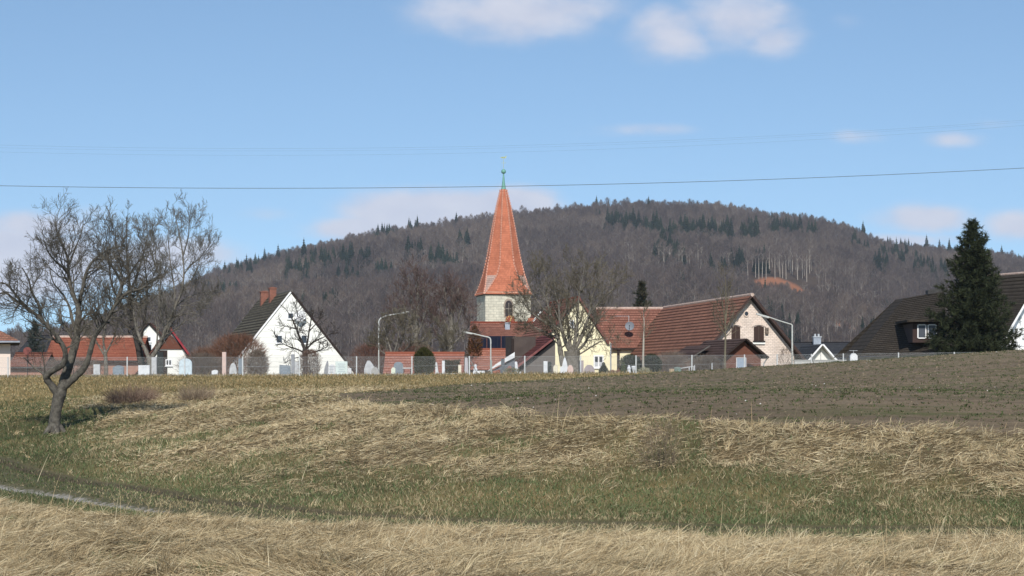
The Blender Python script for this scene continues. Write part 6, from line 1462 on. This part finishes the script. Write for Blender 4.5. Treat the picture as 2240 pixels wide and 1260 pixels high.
# ---- overhead wires
def wire(pts, Y, rad, label, Y2=None, group='overhead cables across the sky'):
    r = range(-1600, 4001, 100); xs, ys = zip(*pts); c = np.polyfit(xs, ys, 2)
    Yf = lambda px: Y+((Y2 or Y)-Y)*(px/2240)
    P = [W(px, float(np.polyval(c, px)), Yf(px)) for px in r]; o = P[len(P)//2].copy()
    b = B(); b.tube(P, rad, 5); ob = b.make('power_line', mat('cable_grey', (.09, .10, .115), (.07, .08, .09)), None, off=o); ob.location = o; tag(ob, label, 'cable', group)
wire([(0, 407), (300, 410), (600, 411.5), (1120, 407), (1700, 393), (2240, 367)], 85, .012, 'single dark cable crossing the sky just above the spire tip')
wire([(0, 318), (600, 323), (1120, 319), (1700, 298), (2240, 262)], 430, .011, 'topmost of the three faint far cables')
wire([(0, 324), (600, 328), (1120, 324), (1700, 302), (2240, 266)], 430, .009, 'middle of the three faint far cables')
wire([(0, 333), (600, 338), (1120, 334), (1700, 310), (2240, 274)], 430, .011, 'lowest of the three faint far cables')

# ------------------------------------------------------------------ grass and crops
GRASS = attr_mat('grass_blades', rough=.75, trans=.08, spec=.12)
def blades(name, label, x, y, z, az, lean, Ln, wd, C, curl, rng, wn=.5, parent=None):
    """each blade: 4 stations; az heading, lean from vertical at the root, curl adds lean along the blade"""
    n = len(x); P = np.stack([x, y, z], 1); V = np.empty((n, 8, 3), np.float32)
    roll = rng.uniform(-1, 1, n)*wn
    S = np.stack([-np.sin(az), np.cos(az), np.zeros(n)], 1); 
    cur = P.copy()
    for k in range(4):
        a = lean+curl*(k/3); D = np.stack([np.cos(az)*np.sin(a), np.sin(az)*np.sin(a), np.cos(a)], 1)
        Nn = np.cross(S, D); sd = S*np.cos(roll*2.6)[:, None]+Nn*np.sin(roll*2.6)[:, None]
        w = wd*(1.0, .9, .65, .12)[k]/2
        V[:, 2*k] = cur-sd*w[:, None]; V[:, 2*k+1] = cur+sd*w[:, None]
        if k < 3: cur = cur+D*(Ln/3)[:, None]
    b = (np.arange(n)*8)[:, None, None]; q = np.array([[0, 1, 3, 2], [2, 3, 5, 4], [4, 5, 7, 6]])[None]
    Q = (b+q).reshape(-1, 4); shade = np.repeat(C, 8, 0)
    o = quads_mesh(name, V.reshape(-1, 3), Q, GRASS, shade); tag(o, label, 'grass', kind='stuff'); return o
def sample(rng, n, y0, y1, pw=1.0, um=.31):
    """ground points with density falling as 1/distance^(2*pw)"""
    t = rng.random(n); e = 2-2*pw
    y = y0*(y1/y0)**t if abs(e) < 1e-6 else (y0**e+(y1**e-y0**e)*t)**(1/e)
    return rng.uniform(-um, um, n)*y*1.0, y
def palette(rng, n, cols, v=.22):
    k = rng.integers(0, len(cols), n); c = np.array(cols)[k]*(1+(rng.random((n, 1))-.5)*2*v); return c
STRAW = [(.50, .40, .235), (.58, .48, .29), (.42, .32, .18), (.62, .53, .35), (.36, .26, .14), (.47, .375, .225), (.30, .22, .125)]
GREEN = [(.085, .12, .048), (.11, .145, .06), (.07, .098, .04), (.14, .16, .075), (.18, .18, .095)]
def path_y(x): return np.interp(x, PX_, PY_)
def grass():
    rng = np.random.default_rng(12)
    def flow(x, y): return (fbm(x*.5, y*.4, 61, 3)-.5)*7.5+(fbm(x*1.9, y*1.6, 71, 2)-.5)*5
    # matted tall straw in front and on the bank
    X, Y = [], []
    for n, a, c in ((230000, 13.6, 26), (620000, 23, 66)):
        q = sample(rng, n, a, c); X.append(q[0]); Y.append(q[1])
    x = np.concatenate(X); y = np.concatenate(Y); st = straw_amt(x, y); sf = sdf_field(x, y); pd = path_d(x, y)
    thin = fbm(x*1.3, y*1.1, 91, 3)
    keep = (rng.random(len(x)) < st*(.55+.9*smooth((thin-.3)/.35))) & (sf < .12+.15*thin) & (y < 64)
    x, y, st, sf, pd = x[keep], y[keep], st[keep], sf[keep], pd[keep]; n = len(x); z = ground_z(x, y)
    hum = smooth((fbm(x*.8, y*.7, 55, 3)-.38)/.3)           # tussocks
    nearedge = np.where(pd < 0, smooth((-pd-1.0)/1.6), 1)
    z = z+rng.random(n)**1.5*(.02+.09*hum)*(.25+.75*nearedge)
    az = .25+flow(x, y)+rng.normal(size=n)*.85
    edge = smooth((sf+1.1)/.9)*(pd > 0)                       # crest of the bank stands up more
    up = rng.random(n) < (.015+.10*edge+.02*hum)
    lean = np.where(up, rng.uniform(.25, .8, n), rng.uniform(1.22, 1.62, n)); curl = np.where(up, rng.uniform(.2, .9, n), rng.uniform(-.35, .3, n))
    far = np.clip(y/24, 1, 2.4)
    Ln = rng.uniform(.07, .26, n)*np.where(pd > 0, .74, 1)*np.where(up, 1.0, 1)*(.6+.4*nearedge)
    wd = np.maximum(.0034, y*.00018)*rng.uniform(.7, 1.35, n)
    C = palette(rng, n, STRAW, .2); tone = fbm(x*.9+9, y*.8, 77, 3)[:, None]; C = C*(.72+.52*tone)*np.where(pd > 0, 1.0, 1.0)[:, None]
    C = C*(1-.16*edge[:, None]*0)
    blades('tall_dry_grass', 'matted straw coloured dry grass in front and on the bank', x, y, z, az, lean, Ln, wd, C, curl, rng); n1 = n
    # tufts: blades fanned out from one root
    tx, ty = [], []
    for m_, a, c in ((9000, 13.8, 26), (12000, 24, 60)):
        q = sample(rng, m_, a, c, .8); tx.append(q[0]); ty.append(q[1])
    tx = np.concatenate(tx); ty = np.concatenate(ty); st = straw_amt(tx, ty); sf = sdf_field(tx, ty); pd = path_d(tx, ty)
    keep = (rng.random(len(tx)) < st*.9*smooth((fbm(tx*1.1, ty, 23, 3)-.35)/.25)+.03) & (sf < .15) & ((pd > .9) | (pd < -1.6)); tx, ty, sf = tx[keep], ty[keep], sf[keep]; m = 15; n = len(tx)*m
    taz = np.repeat(.3+flow(tx, ty)*.8+rng.normal(size=len(tx))*.8, m); x = np.repeat(tx, m)+rng.normal(size=n)*.03; y = np.repeat(ty, m)+rng.normal(size=n)*.03
    ts = np.repeat(rng.uniform(.55, 1.15, len(tx))*(1+.25*smooth((sf+.8)/.8)), m); ll = np.repeat(rng.uniform(.45, 1.1, len(tx)), m)
    C = palette(rng, n, STRAW, .12)*np.repeat(rng.uniform(.75, 1.2, len(tx)), m)[:, None]
    blades('dry_grass_tufts', 'drooping dry grass tufts standing out of the matted straw', x, y, ground_z(x, y), taz+rng.normal(size=n)*.5, ll+rng.normal(size=n)*.15, rng.uniform(.12, .3, n)*ts*np.where(y > path_y(x), .68, 1), np.maximum(.0036, y*.0002)*rng.uniform(.7, 1.3, n), C, rng.uniform(.5, 1.2, n), rng)
    # short green grass
    X, Y = [], []
    for n, a, c in ((60000, 15, 30), (330000, 22, 70)):
        q = sample(rng, n, a, c); X.append(q[0]); Y.append(q[1])
    x = np.concatenate(X); y = np.concatenate(Y); st = straw_amt(x, y); sf = sdf_field(x, y); pd = path_d(x, y)
    rut = np.minimum(np.abs(pd+.56), np.abs(pd-.8)+np.where(x < -1, .14, .04))
    keep = (rng.random(len(x)) < (1-st)*.85+.06) & (sf < .3) & ((rut > .2) | (rng.random(len(x)) < .12)) & (y < 68)
    x, y, st, sf, pd = x[keep], y[keep], st[keep], sf[keep], pd[keep]; n = len(x); z = ground_z(x, y)-.005
    far = np.clip(y/26, 1, 2.6); trk = np.exp(-(pd/1.2)**2)
    Ln = rng.uniform(.03, .095, n)*far**.5*(1-.4*trk); wd = np.maximum(.0045, y*.00034)*rng.uniform(.7, 1.3, n)
    az = rng.random(n)*6.28; lean = rng.uniform(.1, 1.0, n); curl = rng.uniform(0, .8, n)
    C = palette(rng, n, GREEN, .22); bt = bank_t(x, y); dry = np.clip(rng.random(n)*.9+(fbm(x*.7, y*.5, 13, 3)-.5)*2.2+.28*bt+.3*trk, 0, 1)
    lush_shade = smooth((300-(x/y*F+1120))/260); dry = dry*(1-.72*lush_shade)
    C = np.where((rng.random(n) < dry*.7)[:, None], palette(rng, n, [(.27, .21, .12), (.34, .28, .16), (.2, .16, .085), (.4, .33, .2)], .2), C)
    C = C*(1-.28*lush_shade)[:, None]  # greener left-hand blades also darkened: shade near the tree put into their colour
    blades('short_green_grass', 'short green grass along the track and up the slope', x, y, z, az, lean, Ln, wd, C, curl, rng); n2 = n
    # far meadow strip up to the fence and around the graves
    x, y = sample(rng, 260000, 46, 108, .8, .31); sf = sdf_field(x, y); keep = (sf < .4) & (y > 50+rng.random(len(x))*14) & ~((y > 101) & (x > 8)); x, y = x[keep], y[keep]; n = len(x); z = ground_z(x, y)-.01
    fe = np.exp(-((y-99.3)/1.0)**2)
    Ln = rng.uniform(.05, .12, n)*(1+1.4*fe); wd = y*.00036*rng.uniform(.7, 1.3, n)
    pal = [(.27, .19, .085), (.33, .245, .125), (.17, .14, .07), (.22, .17, .08), (.12, .12, .055), (.38, .30, .17)]
    C = palette(rng, n, pal, .2)*(.75+.5*fbm(x*.35, y*.12, 17, 3)[:, None])
    blades('meadow_turf', 'short orange green turf between the bank and the fence', x, y, z, rng.random(n)*6.28, rng.uniform(.1, 1.0, n), Ln, wd, C, rng.uniform(0, .6, n), rng)
    # single standing stalks
    x, y = sample(rng, 1500, 15, 40); st = straw_amt(x, y); sf = sdf_field(x, y); pd = path_d(x, y); keep = (sf < 0) & (rng.random(len(x)) < .25+.5*st) & ((sf > -2.5) | (rng.random(len(x)) < .25)); x, y = x[keep], y[keep]; n = len(x)
    blades('dry_stalks', 'single upright dry stalks along the crest of the bank', x, y, ground_z(x, y), rng.normal(size=n)*.8+.3, rng.uniform(.05, .6, n), rng.uniform(.3, .62, n), np.full(n, .0045)*np.clip(y/22, 1, 2), palette(rng, n, STRAW, .2), rng.uniform(0, .7, n), rng)
    # crop seedlings on the ploughed field
    x, y = sample(rng, 105000, 28, 99, .62, .30)
    row = .30; yr = np.round((y+.12*x)/row)*row-.12*x; y = yr+rng.normal(size=len(x))*.06
    sf = sdf_field(x, y); den = fbm(x*.35, y*.25, 19, 3)
    keep = (sf > .35) & (rng.random(len(x)) < .34+.12*smooth((den-.35)/.3)+.05*(y > 80)); x, y = x[keep], y[keep]; n = len(x); z = ground_z(x, y)
    m = 5; X = np.repeat(x, m)+rng.normal(size=n*m)*.03; Yv = np.repeat(y, m)+rng.normal(size=n*m)*.03; Z = np.repeat(z, m)-.01; N = n*m; sz = np.repeat(rng.uniform(.35, .95, n), m)
    Ln = rng.uniform(.035, .085, N)*sz; wd = rng.uniform(.014, .03, N)*sz; C = palette(rng, N, [(.045, .065, .02), (.06, .085, .03), (.035, .05, .018), (.085, .10, .04)], .2)
    blades('crop_seedlings', 'small dark green crop seedlings scattered over the brown field', X, Yv, Z, rng.random(N)*6.28, rng.uniform(.3, 1.3, N), Ln, wd, C, rng.uniform(0, .7, N), rng)
    print('grass', n1, n2, n)
    # clods and pale pebbles
    x, y = sample(rng, 26000, 28, 99, .8, .30); sf = sdf_field(x, y); keep = sf > .2; x, y = x[keep], y[keep]; n = len(x); z = ground_z(x, y)
    s = rng.uniform(.007, .022, n)*np.clip(y/45, .8, 1.5)
    base = np.array([[1, 0, 0], [0, 1, 0], [-1, 0, 0], [0, -1, 0], [0, 0, 1]]); P = np.stack([x, y, z], 1)
    V = P[:, None]+base[None]*s[:, None, None]*rng.uniform(.5, 1.3, (n, 5, 1))*np.array([1.3, 1, .9]); k = (np.arange(n)*5)[:, None, None]
    Q = (k+np.array([[0, 1, 4, 4], [1, 2, 4, 4], [2, 3, 4, 4], [3, 0, 4, 4]])[None]).reshape(-1, 4)
    Q[:, 3] = Q[:, 2]
    pale = rng.random(n) < .006; C = np.where(pale[:, None], np.array([[.62, .6, .55]]), palette(rng, n, [(.195, .148, .096), (.25, .195, .13), (.145, .11, .072)], .2))
    me = bpy.data.meshes.new('field_clods'); Vf = V.reshape(-1, 3); me.from_pydata(Vf.tolist(), [], Q[:, :3].tolist()); a = me.attributes.new('col', 'FLOAT_COLOR', 'POINT')
    cc = np.ones((len(Vf), 4), np.float32); cc[:, :3] = np.repeat(C, 5, 0); a.data.foreach_set('color', cc.ravel()); me.materials.append(attr_mat('soil_clods', .95)); o = bpy.data.objects.new('field_clods', me); COL.objects.link(o)
    tag(o, 'soil clods and a few white pebbles on the ploughed field', 'clods', kind='stuff')
grass()

# ------------------------------------------------------------------ air
def haze():
    b = B(); b.box(-1900, 1900, -60, 3090, -9.5, 262); m = bpy.data.materials.new('haze'); m.use_nodes = True; N = m.node_tree.nodes; L = m.node_tree.links
    N.remove(N['Principled BSDF']); v = N.new('ShaderNodeVolumePrincipled'); v.inputs['Density'].default_value = .000066; v.inputs['Color'].default_value = (.78, .86, 1, 1); v.inputs['Anisotropy'].default_value = 0
    L.new(v.outputs[0], N['Material Output'].inputs['Volume']); o = b.make('haze', m); tag(o, 'thin pale blue air haze over the valley', 'haze', kind='stuff')
haze()
